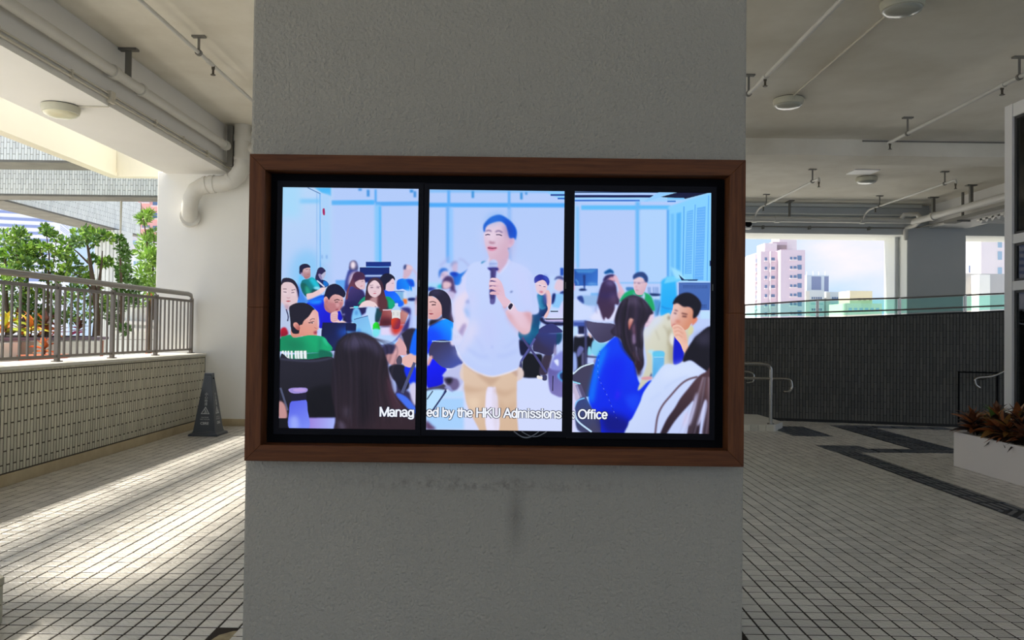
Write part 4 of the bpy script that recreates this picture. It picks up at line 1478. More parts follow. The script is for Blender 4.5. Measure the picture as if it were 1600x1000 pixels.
MB().box(a.x, c.x, 22.6, 23.1, -30, a.z).build('pier', M['white_wall'], t)

# left: white striped block, pink block, pale block
t = empty('office_block', at(50, 440, 300))
tag(t, 'white office block with long blue window bands above the shrubs', 'building')
WB = bmat('bright_white_render', (0.90, 0.88, 0.90))
A, B_, C_ = at(-120, 300, 283), at(88, 300, 296), at(110.5, 300, 330)
zt = 75
MB().prism([(A.x, A.y), (B_.x, B_.y), (C_.x, C_.y), (A.x, C_.y + 30)], -30, zt).build('body', WB, t)
STR = bmat('blue_window_band', (0.30, 0.36, 0.60))
dv = (B_ - A)
dv.z = 0
dn = Vector((dv.y, -dv.x, 0)).normalized()
for i in range(20):
    zc = at(0, 320 + (i - 8) * 10.55, 290.5).z
    a, c = A + dv * .0 + dn * .2, A + dv * .985 + dn * .2
    mb = MB().prism([(a.x, a.y), (c.x, c.y), (c.x - dn.x * .5, c.y - dn.y * .5), (a.x - dn.x * .5, a.y - dn.y * .5)], zc - .52, zc + .52)
    mb.build('window_band', STR, t)
dv2 = C_ - B_
dv2.z = 0
dn2 = Vector((dv2.y, -dv2.x, 0)).normalized()
LV = bmat('grey_louvre', (0.55, 0.57, 0.68))
for i in range(16):
    zc = at(100, 338 + (i - 6) * 10.55, 313).z
    for k in range(3):
        a, c = B_ + dv2 * .3 + dn2 * .15, B_ + dv2 * .93 + dn2 * .15
        z_ = zc + (k - 1) * .75
        MB().prism([(a.x, a.y), (c.x, c.y), (c.x - dn2.x * .3, c.y - dn2.y * .3), (a.x - dn2.x * .3, a.y - dn2.y * .3)], z_ - .16, z_ + .16).build('louvre', LV, t)
Y = 170.0
t = empty('apartment_block', at(235, 400, Y))
tag(t, 'salmon pink block with dark windows left of the white wall', 'building')
block(t, 'body', 216, 300, 296, Y, 15, bmat('salmon_pink_render', (0.82, 0.42, 0.38)))
for i in range(4):
    yy_ = 313 + i * 20
    win(t, 239, 248, yy_, yy_ + 8, Y, GLZ, sill=bmat('salmon_render', (0.78, 0.62, 0.58)))
    win(t, 222.5, 234, yy_ - 1, yy_ + 3, Y, bmat('slate_glazing', (0.22, 0.25, 0.38)), sill=bmat('salmon_render', (0.78, 0.62, 0.58)))
Y = 120.0
t = empty('pale_block', at(215, 440, Y))
tag(t, 'low whitish block below the salmon pink block', 'building')
block(t, 'body', 204, 300, 368, Y, 12, PK3)
block(t, 'annex', 206, 226, 398, Y - 4, 6, WB)
for i in range(4):
    win(t, 208 + i * 8, 213 + i * 8, 376, 382, Y, GLP)
    win(t, 209 + i * 5, 212 + i * 5, 408, 414, Y - 4, GLP)

# ================================================================ PICTURE SHOWN ON THE SCREENS
PX0, PY0, PW, PH, K = 430, 284, 690, 402, 2
IMG = np.zeros((PH * K, PW * K, 3), np.float32)
_V = [0.0, 0.0, 1.0]


def view(ox, oy, s):
    _V[:] = [ox, oy, s]


def _pts(s):
    if isinstance(s, str):
        s = [tuple(float(v) for v in q.split(',')) for q in s.split()]
    return np.array([((_V[0] + x / _V[2] - PX0) * K, (_V[1] + y / _V[2] - PY0) * K) for x, y in s])


def _smooth(p, n=5):
    if len(p) < 4:
        return p
    out = []
    m = len(p)
    for i in range(m):
        a, b, c, d = p[i - 1], p[i], p[(i + 1) % m], p[(i + 2) % m]
        for k in range(n):
            t = k / n
            out.append(0.5 * ((2 * b) + (c - a) * t + (2 * a - 5 * b + 4 * c - d) * t * t + (3 * b - a - 3 * c + d) * t ** 3))
    return np.array(out)


def _blur(m, r):
    r = int(round(r))
    if r < 1:
        return m
    for ax in (0, 1):
        for _ in range(2):
            pad = [(0, 0), (0, 0)]
            pad[ax] = (r + 1, r)
            c = np.cumsum(np.pad(m, pad, mode='edge'), axis=ax)
            n = m.shape[ax]
            w = 2 * r + 1
            m = (np.take(c, range(w, w + n), axis=ax) - np.take(c, range(0, n), axis=ax)) / w
    return m


def _fill(p, col, blur=1.0, col2=None, g=None, op=1.0):
    pad = int(blur * 3 + 3)
    H, Wd = IMG.shape[:2]
    x0, x1 = max(0, int(p[:, 0].min()) - pad), min(Wd, int(p[:, 0].max()) + pad + 2)
    y0, y1 = max(0, int(p[:, 1].min()) - pad), min(H, int(p[:, 1].max()) + pad + 2)
    if x1 <= x0 or y1 <= y0:
        return
    xs = np.arange(x0, x1) + 0.5
    m = np.zeros((y1 - y0, x1 - x0), np.float32)
    q = np.roll(p, -1, axis=0)
    for sub in (0.25, 0.75):
        for r in range(y0, y1):
            yy = r + sub
            c = (p[:, 1] > yy) != (q[:, 1] > yy)
            if not c.any():
                continue
            xi = np.sort(p[c, 0] + (yy - p[c, 1]) / (q[c, 1] - p[c, 1]) * (q[c, 0] - p[c, 0]))
            for k in range(0, len(xi) - 1, 2):
                a, b = xi[k], xi[k + 1]
                m[r - y0] += 0.5 * np.clip(np.minimum(xs + .5, b) - np.maximum(xs - .5, a), 0, 1)
    m = _blur(m, blur if blur > 1 else 0) * op
    c1 = np.array(col, np.float32)
    if col2 is not None:
        ga, gb = _pts([g[:2], g[2:]])
        d = gb - ga
        X, Y_ = np.meshgrid(xs, np.arange(y0, y1) + .5)
        t = np.clip(((X - ga[0]) * d[0] + (Y_ - ga[1]) * d[1]) / max(1e-6, d.dot(d)), 0, 1)[..., None]
        c1 = c1 * (1 - t) + np.array(col2, np.float32) * t
    reg = IMG[y0:y1, x0:x1]
    reg += (c1 - reg) * m[..., None]


def P(s, col, blur=1, col2=None, g=None, op=1.0, sharp=False):
    p = _pts(s)
    _fill(p if sharp else _smooth(p), col, blur, col2, g, op)


def S(s, col, blur=1, col2=None, g=None, op=1.0):
    P(s, col, blur, col2, g, op, True)


def E(cx, cy, rx, ry, col, blur=1, op=1.0, rot=0.0, col2=None, g=None):
    r = math.radians(rot)
    P_ts = []
    for k in range(28):
        t = 2 * math.pi * k / 28
        a, b_ = rx * math.cos(t), ry * math.sin(t)
        P_ts.append((cx + a * math.cos(r) - b_ * math.sin(r), cy + a * math.sin(r) + b_ * math.cos(r)))
    _fill(_pts(P_ts), col, blur, col2, g, op)


def Ln(s, w, col, blur=1, op=1.0):
    """stroke; w in crop units"""
    p = _pts(s)
    if len(p) > 2:
        e = np.vstack([2 * p[0] - p[1], p, 2 * p[-1] - p[-2]])
        o = []
        for i in range(1, len(e) - 2):
            a, b_, c, d = e[i - 1], e[i], e[i + 1], e[i + 2]
            for k in range(5):
                t = k / 5
                o.append(0.5 * ((2 * b_) + (c - a) * t + (2 * a - 5 * b_ + 4 * c - d) * t * t + (3 * b_ - a - 3 * c + d) * t ** 3))
        o.append(p[-1])
        p = np.array(o)
    d = np.gradient(p, axis=0)
    n = np.stack([-d[:, 1], d[:, 0]], 1)
    n /= np.maximum(1e-6, np.linalg.norm(n, axis=1))[:, None]
    h = w / _V[2] * K / 2
    _fill(np.vstack([p + n * h, (p - n * h)[::-1]]), col, blur, op=op)


def R(x0, y0, x1, y1, col, blur=1, col2=None, g=None, op=1.0):
    S([(x0, y0), (x1, y0), (x1, y1), (x0, y1)], col, blur, col2, g, op)


LAV = (163, 186, 240)
# ------------------------------------------------ room behind
view(0, 0, 1)
R(425, 280, 1125, 690, (160, 184, 240), 0, (176, 190, 243), (0, 300, 0, 640))
R(425, 280, 520, 480, (166, 196, 238), 6, (160, 182, 236), (440, 300, 510, 470))
R(425, 280, 470, 340, (150, 198, 240), 14)
E(480, 430, 28, 40, (120, 180, 235), 16, .8)
# ceiling line, left wall seams
view(420, 270, 4.546)
S('280,100 340,128 372,145 372,690 340,690 340,140', (150, 190, 238), 2, op=.55)
Ln('280,103 345,135 372,148', 6, (70, 110, 160), 1)
S('330,105 445,105 445,165 380,140', (70, 165, 235), 2)
Ln('345,140 342,690', 5, (125, 160, 220), 1, .7)
Ln('368,148 368,690', 9, (95, 155, 225), 1, .85)
R(372, 150, 440, 640, (150, 190, 240), 5, op=.8)
P('385,258 400,254 402,298 388,296', (150, 30, 90), 1)
R(225, 185, 365, 212, (95, 175, 238), 5, op=.75)
R(450, 195, 755, 228, (85, 160, 232), 2, (70, 160, 240), (450, 200, 755, 200))
R(760, 208, 1075, 238, (78, 152, 232), 2)
R(755, 120, 770, 215, (75, 150, 230), 2)
R(755, 230, 795, 640, (120, 180, 242), 4)
R(785, 240, 801, 640, (80, 165, 240), 2)
R(700, 122, 719, 170, (55, 130, 205), 2)
R(640, 112, 664, 128, (60, 130, 205), 2)
R(1005, 124, 1030, 144, (50, 130, 205), 2)
R(1032, 135, 1050, 178, (60, 130, 205), 2)
R(376, 585, 384, 610, (110, 150, 210), 2)
R(408, 585, 418, 610, (110, 150, 210), 2)
# middle
view(650, 270, 4.546)
R(90, 215, 1060, 246, (70, 152, 238), 2)
R(95, 122, 1055, 140, (90, 165, 240), 3, op=.7)
R(222, 125, 243, 225, (85, 155, 235), 2)
R(214, 240, 243, 640, (95, 155, 232), 3)
R(236, 250, 262, 640, (130, 180, 250), 4)
R(652, 130, 670, 260, (85, 155, 235), 2)
R(650, 250, 676, 720, (130, 170, 238), 4)
R(395, 130, 412, 180, (50, 130, 200), 2)
R(740, 140, 757, 190, (50, 130, 200), 2)
R(775, 138, 790, 156, (60, 130, 200), 2)
S('930,135 1060,135 1060,195 960,160', (120, 185, 245), 2)
R(955, 150, 1060, 164, (25, 60, 140), 1)
R(1005, 176, 1060, 188, (40, 95, 180), 1)
# right
view(880, 270, 4.546)
R(70, 128, 1055, 205, (140, 190, 250), 2)
R(70, 133, 690, 142, (10, 20, 70), 1)
R(85, 158, 640, 176, (15, 20, 75), 1)
R(85, 146, 690, 156, (160, 180, 250), 1)
R(85, 192, 545, 204, (50, 100, 190), 1)
S('600,205 810,132 690,132 570,205', (130, 185, 250), 1)
S('690,172 812,138 1050,138 870,185', (8, 12, 50), 1)
R(740, 178, 860, 190, (110, 180, 245), 1)
R(740, 198, 800, 208, (45, 110, 190), 1)
R(130, 232, 760, 264, (85, 170, 240), 2)
R(80, 230, 112, 640, (150, 190, 245), 3)
R(96, 240, 114, 680, (115, 175, 242), 3)
R(515, 205, 545, 740, (95, 165, 238), 3)
R(545, 262, 740, 780, (158, 192, 246), 4)
S('745,240 1050,142 1050,780 745,780', (120, 190, 250), 2)
R(736, 262, 752, 780, (80, 150, 230), 2)
S('765,292 788,290 788,770 765,770', (100, 172, 240), 2)
S('805,288 838,280 830,770 800,770', (78, 160, 238), 2)
S('878,275 924,262 912,720 862,720', (95, 165, 240), 1)
S('950,250 1012,238 995,765 932,765', (92, 160, 240), 1)
for i in range(26):
    Ln([(880 + i * -.3, 285 + i * 17), (920, 280 + i * 17)], 3, (130, 190, 250), 0, .8)
    Ln([(950 + i * -.6, 262 + i * 19), (1008 - i * .5, 258 + i * 19)], 3, (125, 185, 250), 0, .8)
Ln('858,240 850,760', 8, (75, 150, 230), 1)
Ln('937,225 925,765', 7, (85, 155, 235), 1)
Ln('1032,160 1022,775', 8, (90, 160, 240), 1)
R(1040, 625, 1050, 665, (20, 40, 90), 0)

# floor
view(0, 0, 1)
R(640, 560, 900, 690, (190, 200, 246), 4)
R(425, 600, 660, 690, (150, 170, 235), 6)

# ------------------------------------------------ left panel, back row
view(436, 400, 13.333)
R(1180, 505, 1400, 720, (90, 150, 225), 2)
R(0, 560, 60, 1000, (150, 185, 235), 3)
P('410,560 420,620 560,880 600,1000 380,1000 380,640', (60, 120, 215), 4)
P('430,420 470,380 520,450 510,520 450,600 420,560', (85, 180, 245), 4)
# woman by the wall
P('755,470 790,330 820,260 880,235 940,265 975,330 900,400 880,480 850,530 780,510', (35, 30, 75), 1)
P('890,390 970,330 975,380 950,440 920,490 880,490 850,430', (165, 165, 195), 1)
P('820,390 870,380 900,480 860,480', (130, 120, 160), 1)
P('760,510 850,500 920,500 1000,540 1040,610 960,660 840,660', (12, 30, 90), 1)
P('930,530 1000,545 1030,600 970,640 930,600', (0, 100, 185), 1)
Ln('790,515 870,580 950,650', 28, (190, 195, 225), 1)
# man in green by the wall
P('500,500 600,480 700,450 800,540 850,660 800,740 700,800 590,860 500,780 450,640 460,560', (0, 95, 105), 1, (10, 130, 140), (480, 700, 750, 500))
P('640,490 700,450 780,530 830,640 770,660 690,580', (20, 170, 195), 3)
P('730,650 830,640 860,700 800,730 740,700', (120, 200, 230), 2)
P('460,600 540,570 640,690 690,800 600,850 520,760', (0, 85, 80), 2)
P('550,640 600,640 660,740 640,800 560,780', (30, 140, 120), 3)
P('690,700 760,700 830,730 760,780 690,790', (0, 70, 75), 2)
P('500,270 590,240 650,250 660,380 640,450 560,480 510,430 470,360', (180, 145, 150), 1, (150, 105, 110), (580, 260, 600, 460))
E(580, 300, 50, 30, (205, 175, 185), 4, .7)
Ln('560,285 610,278', 12, (70, 45, 60), 1, .8)
Ln('630,285 655,285', 12, (70, 45, 60), 1, .8)
Ln('590,385 640,378', 12, (140, 80, 90), 1, .8)
P('425,300 430,220 480,175 560,160 630,190 660,240 580,250 510,280 490,350 440,380 425,360', (20, 18, 55), 1)
P('450,350 490,350 520,420 500,430 460,390', (150, 130, 165), 2)
P('575,800 700,770 850,690 900,660 960,670 950,720 880,790 760,850 650,920 600,920', (215, 180, 185), 1)
P('840,700 900,665 970,670 940,740 870,780', (222, 190, 195), 1)
E(910, 810, 18, 20, (210, 220, 250), 1)
P('590,930 700,890 880,820 960,820 960,900 820,960 620,960', (0, 70, 200), 2)
# standing woman far back
P('1390,640 1400,520 1440,380 1480,290 1600,290 1600,700 1400,700', (40, 55, 130), 3)
P('1475,200 1490,140 1540,105 1600,110 1640,180 1640,300 1480,300', (70, 70, 110), 2)
E(1548, 200, 56, 80, (225, 210, 225), 3)
view(540, 400, 13.333)
R(425, 130, 950, 228, (5, 40, 120), 1)
R(298, 240, 920, 410, (4, 30, 100), 1)
R(420, 405, 780, 440, (170, 195, 245), 2)
R(430, 228, 920, 245, (90, 140, 220), 1)
R(380, 440, 780, 560, (10, 25, 90), 2)
P('0,560 30,420 80,300 200,290 260,330 300,420 200,700 0,760', (45, 55, 130), 3)
P('70,470 110,380 180,330 250,350 160,480 120,600 60,600', (175, 155, 180), 4)
P('85,200 100,140 150,105 205,120 225,190 230,280 90,280', (70, 70, 110), 2)
E(158, 195, 50, 78, (225, 208, 222), 3)
# man in blue rubbing head
P('1060,640 1080,520 1180,480 1300,490 1410,510 1430,640 1380,640 1390,770 1300,750 1200,700 1080,710', (0, 100, 225), 1, (0, 130, 245), (1100, 640, 1350, 560))
P('1270,500 1400,520 1430,640 1350,640', (0, 70, 205), 3)
P('1210,300 1215,230 1260,190 1330,200 1390,250 1370,370 1320,440 1250,490 1200,480 1205,400', (190, 160, 180), 2)
P('1210,290 1215,220 1250,190 1275,215 1260,280 1225,290', (50, 70, 120), 2)
P('1270,240 1320,205 1380,230 1400,290 1330,290 1290,300', (208, 178, 190), 2)
Ln('1385,290 1450,340 1500,430 1490,560', 34, (185, 165, 195), 3)
R(1330, 640, 1345, 770, (90, 150, 220), 1)
P('1280,780 1400,770 1500,760 1500,820 1350,830 1280,820', (200, 170, 190), 2)
# desk and laptop back
S('1030,745 1220,745 1240,1000 1040,1000', (110, 160, 205), 2)
Ln('1010,745 1230,750', 14, (50, 90, 160), 1)
R(1230, 720, 1520, 1000, (165, 190, 240), 4)
P('1310,890 1440,885 1450,940 1310,940', (10, 25, 90), 2)
P('1205,900 1270,890 1280,1000 1210,1000', (215, 110, 40), 2)
P('1215,770 1265,770 1275,890 1210,890', (180, 200, 235), 2)
P('1460,870 1520,830 1520,1000 1450,1000', (120, 100, 130), 3)
# woman in profile, blue top
P('760,760 860,720 1000,740 1120,850 1180,1000 1180,1040 800,1040', (0, 80, 240), 1, (0, 110, 250), (850, 760, 1100, 950))
P('820,640 900,520 990,470 1025,560 1020,690 980,740 860,730', (210, 180, 195), 1)
P('725,470 780,400 860,370 950,390 1020,450 1030,520 980,480 920,540 850,600 830,720 780,700 750,600', (12, 14, 45), 1)
Ln('960,585 1000,575', 10, (70, 55, 90), 1, .7)
# woman in purple
P('0,1050 30,820 100,700 200,650 330,700 400,800 420,1050', (58, 45, 100), 2, (30, 25, 80), (150, 700, 300, 950))
P('190,580 270,510 370,480 410,560 400,690 330,700 240,690', (205, 170, 180), 1)
P('20,760 60,640 130,480 180,370 270,335 370,370 410,450 380,500 280,510 200,560 230,640 310,700 250,700 120,640 60,760 40,900 0,900', (75, 40, 70), 1, (110, 60, 70), (300, 400, 30, 850))
P('160,440 220,350 330,350 400,440 300,470 200,540', (60, 30, 65), 3)
Ln('330,545 375,530', 9, (60, 40, 60), 1, .8)
Ln('310,640 355,628', 12, (170, 90, 110), 1, .8)
# woman in green with glasses
P('260,1000 350,890 450,850 850,850 960,900 1030,1050 260,1050', (0, 130, 105), 1, (0, 140, 95), (300, 950, 900, 950))
P('410,950 420,760 450,590 520,490 610,455 700,480 770,570 800,720 830,850 860,1050 620,1050 500,930', (45, 25, 45), 1, (95, 45, 50), (600, 600, 780, 1000))
P('450,1050 540,880 680,860 700,1050', (165, 125, 130), 2)
P('465,680 500,590 600,515 690,570 740,680 730,780 670,850 590,865 520,830 475,760', (212, 180, 190), 1)
E(600, 600, 80, 60, (228, 200, 210), 8, .7)
Ln('500,620 580,615', 10, (65, 42, 62), 1, .9)
Ln('650,640 720,645', 10, (65, 42, 62), 1, .9)
E(545, 662, 42, 30, (190, 160, 178), 2, .8)
E(670, 668, 45, 30, (190, 160, 178), 2, .8)
Ln('520,665 575,662', 12, (50, 30, 50), 1, .95)
Ln('645,668 700,670', 12, (50, 30, 50), 1, .95)
Ln('585,740 610,748 640,742', 8, (160, 110, 125), 1, .8)
P('570,790 610,778 645,785 610,800', (180, 85, 105), 1)
P('320,1000 420,940 520,940 610,1000 600,1060 320,1060', (222, 190, 195), 1)
P('670,860 770,830 840,900 850,1060 690,1060', (80, 38, 48), 3)

# ------------------------------------------------ left panel, front
view(436, 400, 13.333)
P('600,1100 620,960 760,900 930,850 1000,960 1100,1100', (0, 90, 245), 2)
view(436, 470, 13.333)
P('570,60 700,10 900,-20 960,160 1100,240 1230,200 1290,260 1290,420 850,580 820,300 700,120', (0, 40, 215), 1, (10, 10, 190), (700, 100, 950, 400))
P('600,30 760,-10 900,-20 860,60 700,70', (20, 130, 250), 4)
view(436, 400, 13.333)
# man in blue with short hair
P('940,960 960,860 1020,840 1140,800 1290,830 1340,900 1345,990 1320,1060 1280,1130 1200,1170 1050,1180 960,1120', (200, 150, 150), 1, (165, 105, 110), (1250, 880, 1050, 1150))
P('930,880 960,760 1000,660 1080,600 1180,585 1280,630 1360,720 1390,800 1350,870 1250,820 1150,810 1080,860 1040,920 1000,860 950,860', (14, 14, 48), 1)
P('935,890 975,850 1010,880 1010,970 960,990 935,950', (205, 150, 150), 1, (165, 95, 100), (940, 900, 1000, 960))
Ln('1150,935 1210,912 1265,928', 20, (35, 18, 28), 1, .95)
Ln('1290,930 1325,935', 16, (45, 22, 30), 1, .9)
P('1270,960 1310,1000 1305,1030 1260,1030', (160, 100, 105), 3, op=.8)
Ln('1165,970 1235,962', 20, (35, 16, 26), 1, .95)
E(1200, 1010, 60, 40, (205, 150, 150), 8, .6)
view(436, 470, 13.333)
P('960,40 1040,40 1200,60 1320,30 1300,110 1240,180 1180,210 1060,240 980,160', (170, 110, 115), 2)
P('1180,70 1240,60 1260,110 1200,140', (195, 140, 145), 2)
Ln('1180,190 1235,180', 20, (130, 40, 65), 1, .9)
P('940,60 1000,140 1080,230 1150,240 1100,290 960,170', (150, 95, 105), 2)
# hand at chin
P('1070,320 1100,250 1190,225 1225,260 1220,380 1260,420 1200,450 1090,440', (208, 165, 170), 1)
for k in range(4):
    Ln([(1090, 310 + k * 40), (1150, 300 + k * 38), (1215, 305 + k * 34)], 9, (150, 95, 105), 1, .7)
P('1190,420 1300,430 1430,410 1440,450 1300,460 1190,450', (225, 185, 185), 1)
P('1290,160 1450,60 1600,40 1600,460 1440,460 1320,360 1300,260', (30, 28, 80), 2)
P('1300,300 1380,270 1450,250 1400,300', (150, 150, 195), 2)
P('1320,400 1400,340 1480,330 1500,440 1400,440', (15, 15, 45), 2)
# woman with glasses at the left edge
view(436, 400, 13.333)
P('60,1010 100,960 300,980 420,1000 400,1200 300,1500 60,1500', (175, 190, 225), 2)
P('40,700 60,560 150,540 280,570 370,680 400,780 390,920 330,1030 200,1060 60,1060 30,1000', (205, 178, 185), 1)
P('40,620 60,500 120,455 220,460 320,510 390,620 420,740 410,860 370,700 310,600 230,550 120,550 60,600', (28, 20, 45), 1)
P('360,640 400,740 410,900 390,830', (35, 40, 90), 2)
Ln('85,690 160,690', 14, (60, 38, 55), 1, .95)
Ln('260,715 340,700', 14, (60, 38, 55), 1, .95)
Ln('95,750 160,755', 18, (45, 28, 48), 1, .95)
Ln('260,768 320,760', 18, (45, 28, 48), 1, .95)
E(130, 765, 65, 55, (225, 200, 210), 2, .3)
E(310, 785, 65, 55, (225, 200, 210), 2, .3)
Ln('160,870 195,880 230,872', 12, (165, 115, 125), 1, .8)
P('140,945 195,930 250,942 195,960', (170, 85, 95), 1)
view(436, 470, 13.333)
P('40,60 100,90 170,140 230,150 240,700 100,660 30,600', (165, 180, 215), 2)
P('110,100 200,90 210,170 160,200', (175, 145, 160), 3)
Ln('150,180 190,330 175,430', 26, (40, 40, 80), 1)
P('30,600 130,560 190,690 110,760 30,760', (165, 15, 40), 2, (120, 5, 40), (80, 600, 120, 740))
# laptop black
S('905,455 1600,465 1640,700 1600,1050 870,1050 880,640', (8, 16, 60), 1, (15, 30, 90), (1000, 500, 1400, 900))
P('1250,600 1590,560 1600,720 1300,760', (20, 80, 180), 10, op=.7)
# girl in green
P('240,690 250,560 300,480 460,420 560,300 700,190 790,220 820,300 830,560 780,640 770,740 500,740 300,770', (205, 150, 145), 1, (200, 130, 115), (700, 250, 450, 700))
E(660, 330, 110, 90, (225, 180, 180), 10, .7)
E(620, 600, 120, 80, (212, 140, 120), 12, .6)
P('210,160 260,90 380,45 520,45 640,90 740,180 700,210 620,330 520,420 480,500 430,520 420,640 400,690 280,680 240,560 230,400', (24, 20, 36), 1)
P('295,520 310,465 370,460 430,540 430,600 390,615 340,580', (205, 140, 130), 1, (160, 90, 85), (320, 480, 400, 580))
Ln('640,415 690,380 745,385', 14, (70, 45, 55), 1, .85)
Ln('610,460 660,465 720,445', 20, (55, 30, 45), 1, .85)
E(690, 462, 34, 15, (215, 190, 195), 1, .9, -14)
E(686, 464, 17, 17, (45, 25, 35), 1, .95)
Ln('625,462 665,440 735,432', 9, (60, 35, 45), 1, .9)
Ln('730,560 780,585', 18, (160, 95, 90), 1, .7)
P('720,650 790,635 780,690 735,700', (140, 55, 75), 2)
P('820,340 835,420 830,520 815,560', (200, 205, 240), 2)
P('20,1060 30,780 120,740 230,710 300,770 460,750 620,720 800,730 920,760 1000,850 1050,1060', (8, 125, 85), 1, (10, 150, 100), (300, 1000, 600, 740))
P('120,860 400,830 560,950 400,1000 200,950', (5, 95, 70), 12, op=.6)
P('840,830 870,800 860,1000 830,1060', (5, 85, 70), 5, op=.7)
P('900,780 960,790 1030,950 960,900', (60, 190, 150), 3, op=.6)
view(420, 470, 4.546)
S('82,390 440,360 445,420 82,420', (5, 110, 80), 2)
P('360,350 440,370 445,405 360,410', (5, 95, 75), 2)
for x, w in ((98, 14), (118, 12), (137, 12), (160, 14), (188, 14), (206, 16), (228, 20), (255, 20)):
    S([(x - w / 2, 358), (x + w / 2, 356), (x + w / 2 + 2, 414), (x - w / 2 + 2, 412)], (215, 225, 230), 1)
S('112,400 140,398 142,414 114,414', (215, 225, 230), 1)
# chair back
P('78,405 150,415 300,415 440,400 470,480 480,850 80,850', (30, 28, 40), 1, (20, 18, 28), (200, 450, 300, 800))
P('270,650 470,610 480,800 300,830', (8, 6, 14), 6)
P('90,410 300,425 438,405 438,415 300,437 90,422', (55, 55, 75), 2)
Ln('80,620 130,780', 14, (70, 75, 100), 1)
P('68,720 110,740 125,830 70,840', (175, 130, 130), 2)
S('60,835 140,835 140,910 60,910', (10, 8, 14), 1)
S('270,832 480,830 520,910 270,910', (140, 120, 205), 2, (150, 165, 240), (290, 850, 470, 880))
# purple bottle
P('143,910 142,780 160,715 255,700 272,780 280,910', (80, 90, 215), 1, (110, 125, 235), (150, 720, 250, 900))
P('150,830 200,830 205,910 150,910', (150, 165, 245), 6, op=.7)
S('150,650 262,640 264,706 160,716', (25, 20, 45), 1)
P('138,630 180,620 265,622 262,650 190,660 150,652', (140, 125, 195), 1)
E(215, 636, 46, 12, (165, 140, 205), 1)

# centre of left panel: table things
view(540, 470, 13.333)
S('140,200 700,520 1150,300 1300,480 1060,780 850,1100 600,900 100,600', (165, 195, 245), 2)
P('0,60 160,20 220,60 450,150 420,250 320,320 140,440 0,430', (25, 22, 78), 2)
P('620,180 780,160 960,80 1000,160 760,330 700,440 610,440', (10, 60, 70), 2)
P('880,20 1000,10 1010,140 950,190 890,150', (0, 150, 110), 2)
P('690,0 850,-10 870,150 760,260 700,180', (80, 40, 48), 3)
P('1020,10 1180,10 1210,90 1120,140 1040,60', (0, 90, 240), 2)
P('290,110 400,30 480,15 600,40 670,130 640,130 590,90 610,150 540,140 480,110 300,140', (222, 190, 195), 1)
Ln('90,155 260,145 500,125', 16, (190, 185, 215), 1)
# water bottle, cloth, tablet
P('150,460 120,380 150,230 190,160 260,160 310,250 330,350 250,480', (115, 180, 235), 2)
S('170,120 265,118 265,158 170,158', (80, 200, 225), 1)
P('200,200 260,220 250,300 190,290', (80, 140, 205), 3)
P('450,150 630,160 610,320 590,500 540,620 480,480 430,280', (170, 200, 242), 2)
S('170,395 465,320 555,680 560,760 240,700 150,480', (110, 165, 220), 1, (120, 185, 235), (200, 400, 500, 700))
Ln('175,395 465,318', 16, (50, 85, 140), 1)
S('0,465 200,475 225,500 215,640 200,690 0,700', (8, 16, 62), 1)
P('0,640 200,650 240,590 310,600 290,690 120,720', (80, 145, 225), 3)
# green bottle
P('565,560 575,490 630,450 690,480 710,560 705,610 570,605', (30, 215, 50), 1, (20, 190, 30), (600, 470, 640, 600))
P('570,600 705,605 700,700 640,760 570,740', (110, 210, 225), 2)
# red laptop
S('775,200 1345,190 1230,490 700,530 720,420', (120, 50, 55), 1, (185, 130, 125), (780, 450, 1280, 220))
P('720,390 960,380 960,540 720,540', (70, 20, 35), 8)
Ln('775,200 1345,192', 20, (215, 185, 200), 1)
S('735,570 940,560 980,720 740,720', (205, 195, 235), 2)
P('960,520 1240,500 1160,640 1060,720 970,690', (190, 50, 40), 6)
# tea bottle
P('1030,70 1090,65 1095,120 1140,170 1140,250 965,250 970,180 1025,120', (160, 190, 235), 1)
R(965, 200, 1138, 385, (205, 205, 205), 1)
P('960,385 1130,385 1125,560 1060,600 970,570', (190, 55, 25), 1, (120, 30, 60), (990, 420, 1100, 480))
for k in range(3):
    Ln([(985, 260 + k * 22), (1010, 258 + k * 22)], 10, (110, 110, 120), 1, .7)
    Ln([(1065, 262 + k * 22), (1110, 260 + k * 22)], 8, (130, 130, 140), 1, .7)
# table edge, arm, dark chair
Ln('720,940 860,930 1050,820 1290,490', 26, (60, 60, 130), 2)
P('780,960 1000,860 1060,820 900,1060 760,1060', (130, 185, 245), 2)
P('1140,170 1350,170 1330,480 1280,640 1180,640 1240,480 1330,300', (45, 45, 110), 3)
Ln('1370,300 1370,600', 30, (150, 165, 230), 2)
P('1230,640 1300,590 1420,580 1480,640 1400,900 1340,1100 1250,1100 1180,800 1160,700', (35, 30, 50), 2)
P('1390,760 1490,600 1500,1100 1350,1100', (0, 100, 240), 2)
P('960,1060 1050,880 1120,840 1200,860 1260,1060', (205, 150, 150), 1)
P('1140,720 1190,800 1190,900 1140,880 1120,800', (120, 115, 150), 2)
R(1450, 0, 1490, 320, (200, 170, 180), 3)
view(420, 470, 4.546)
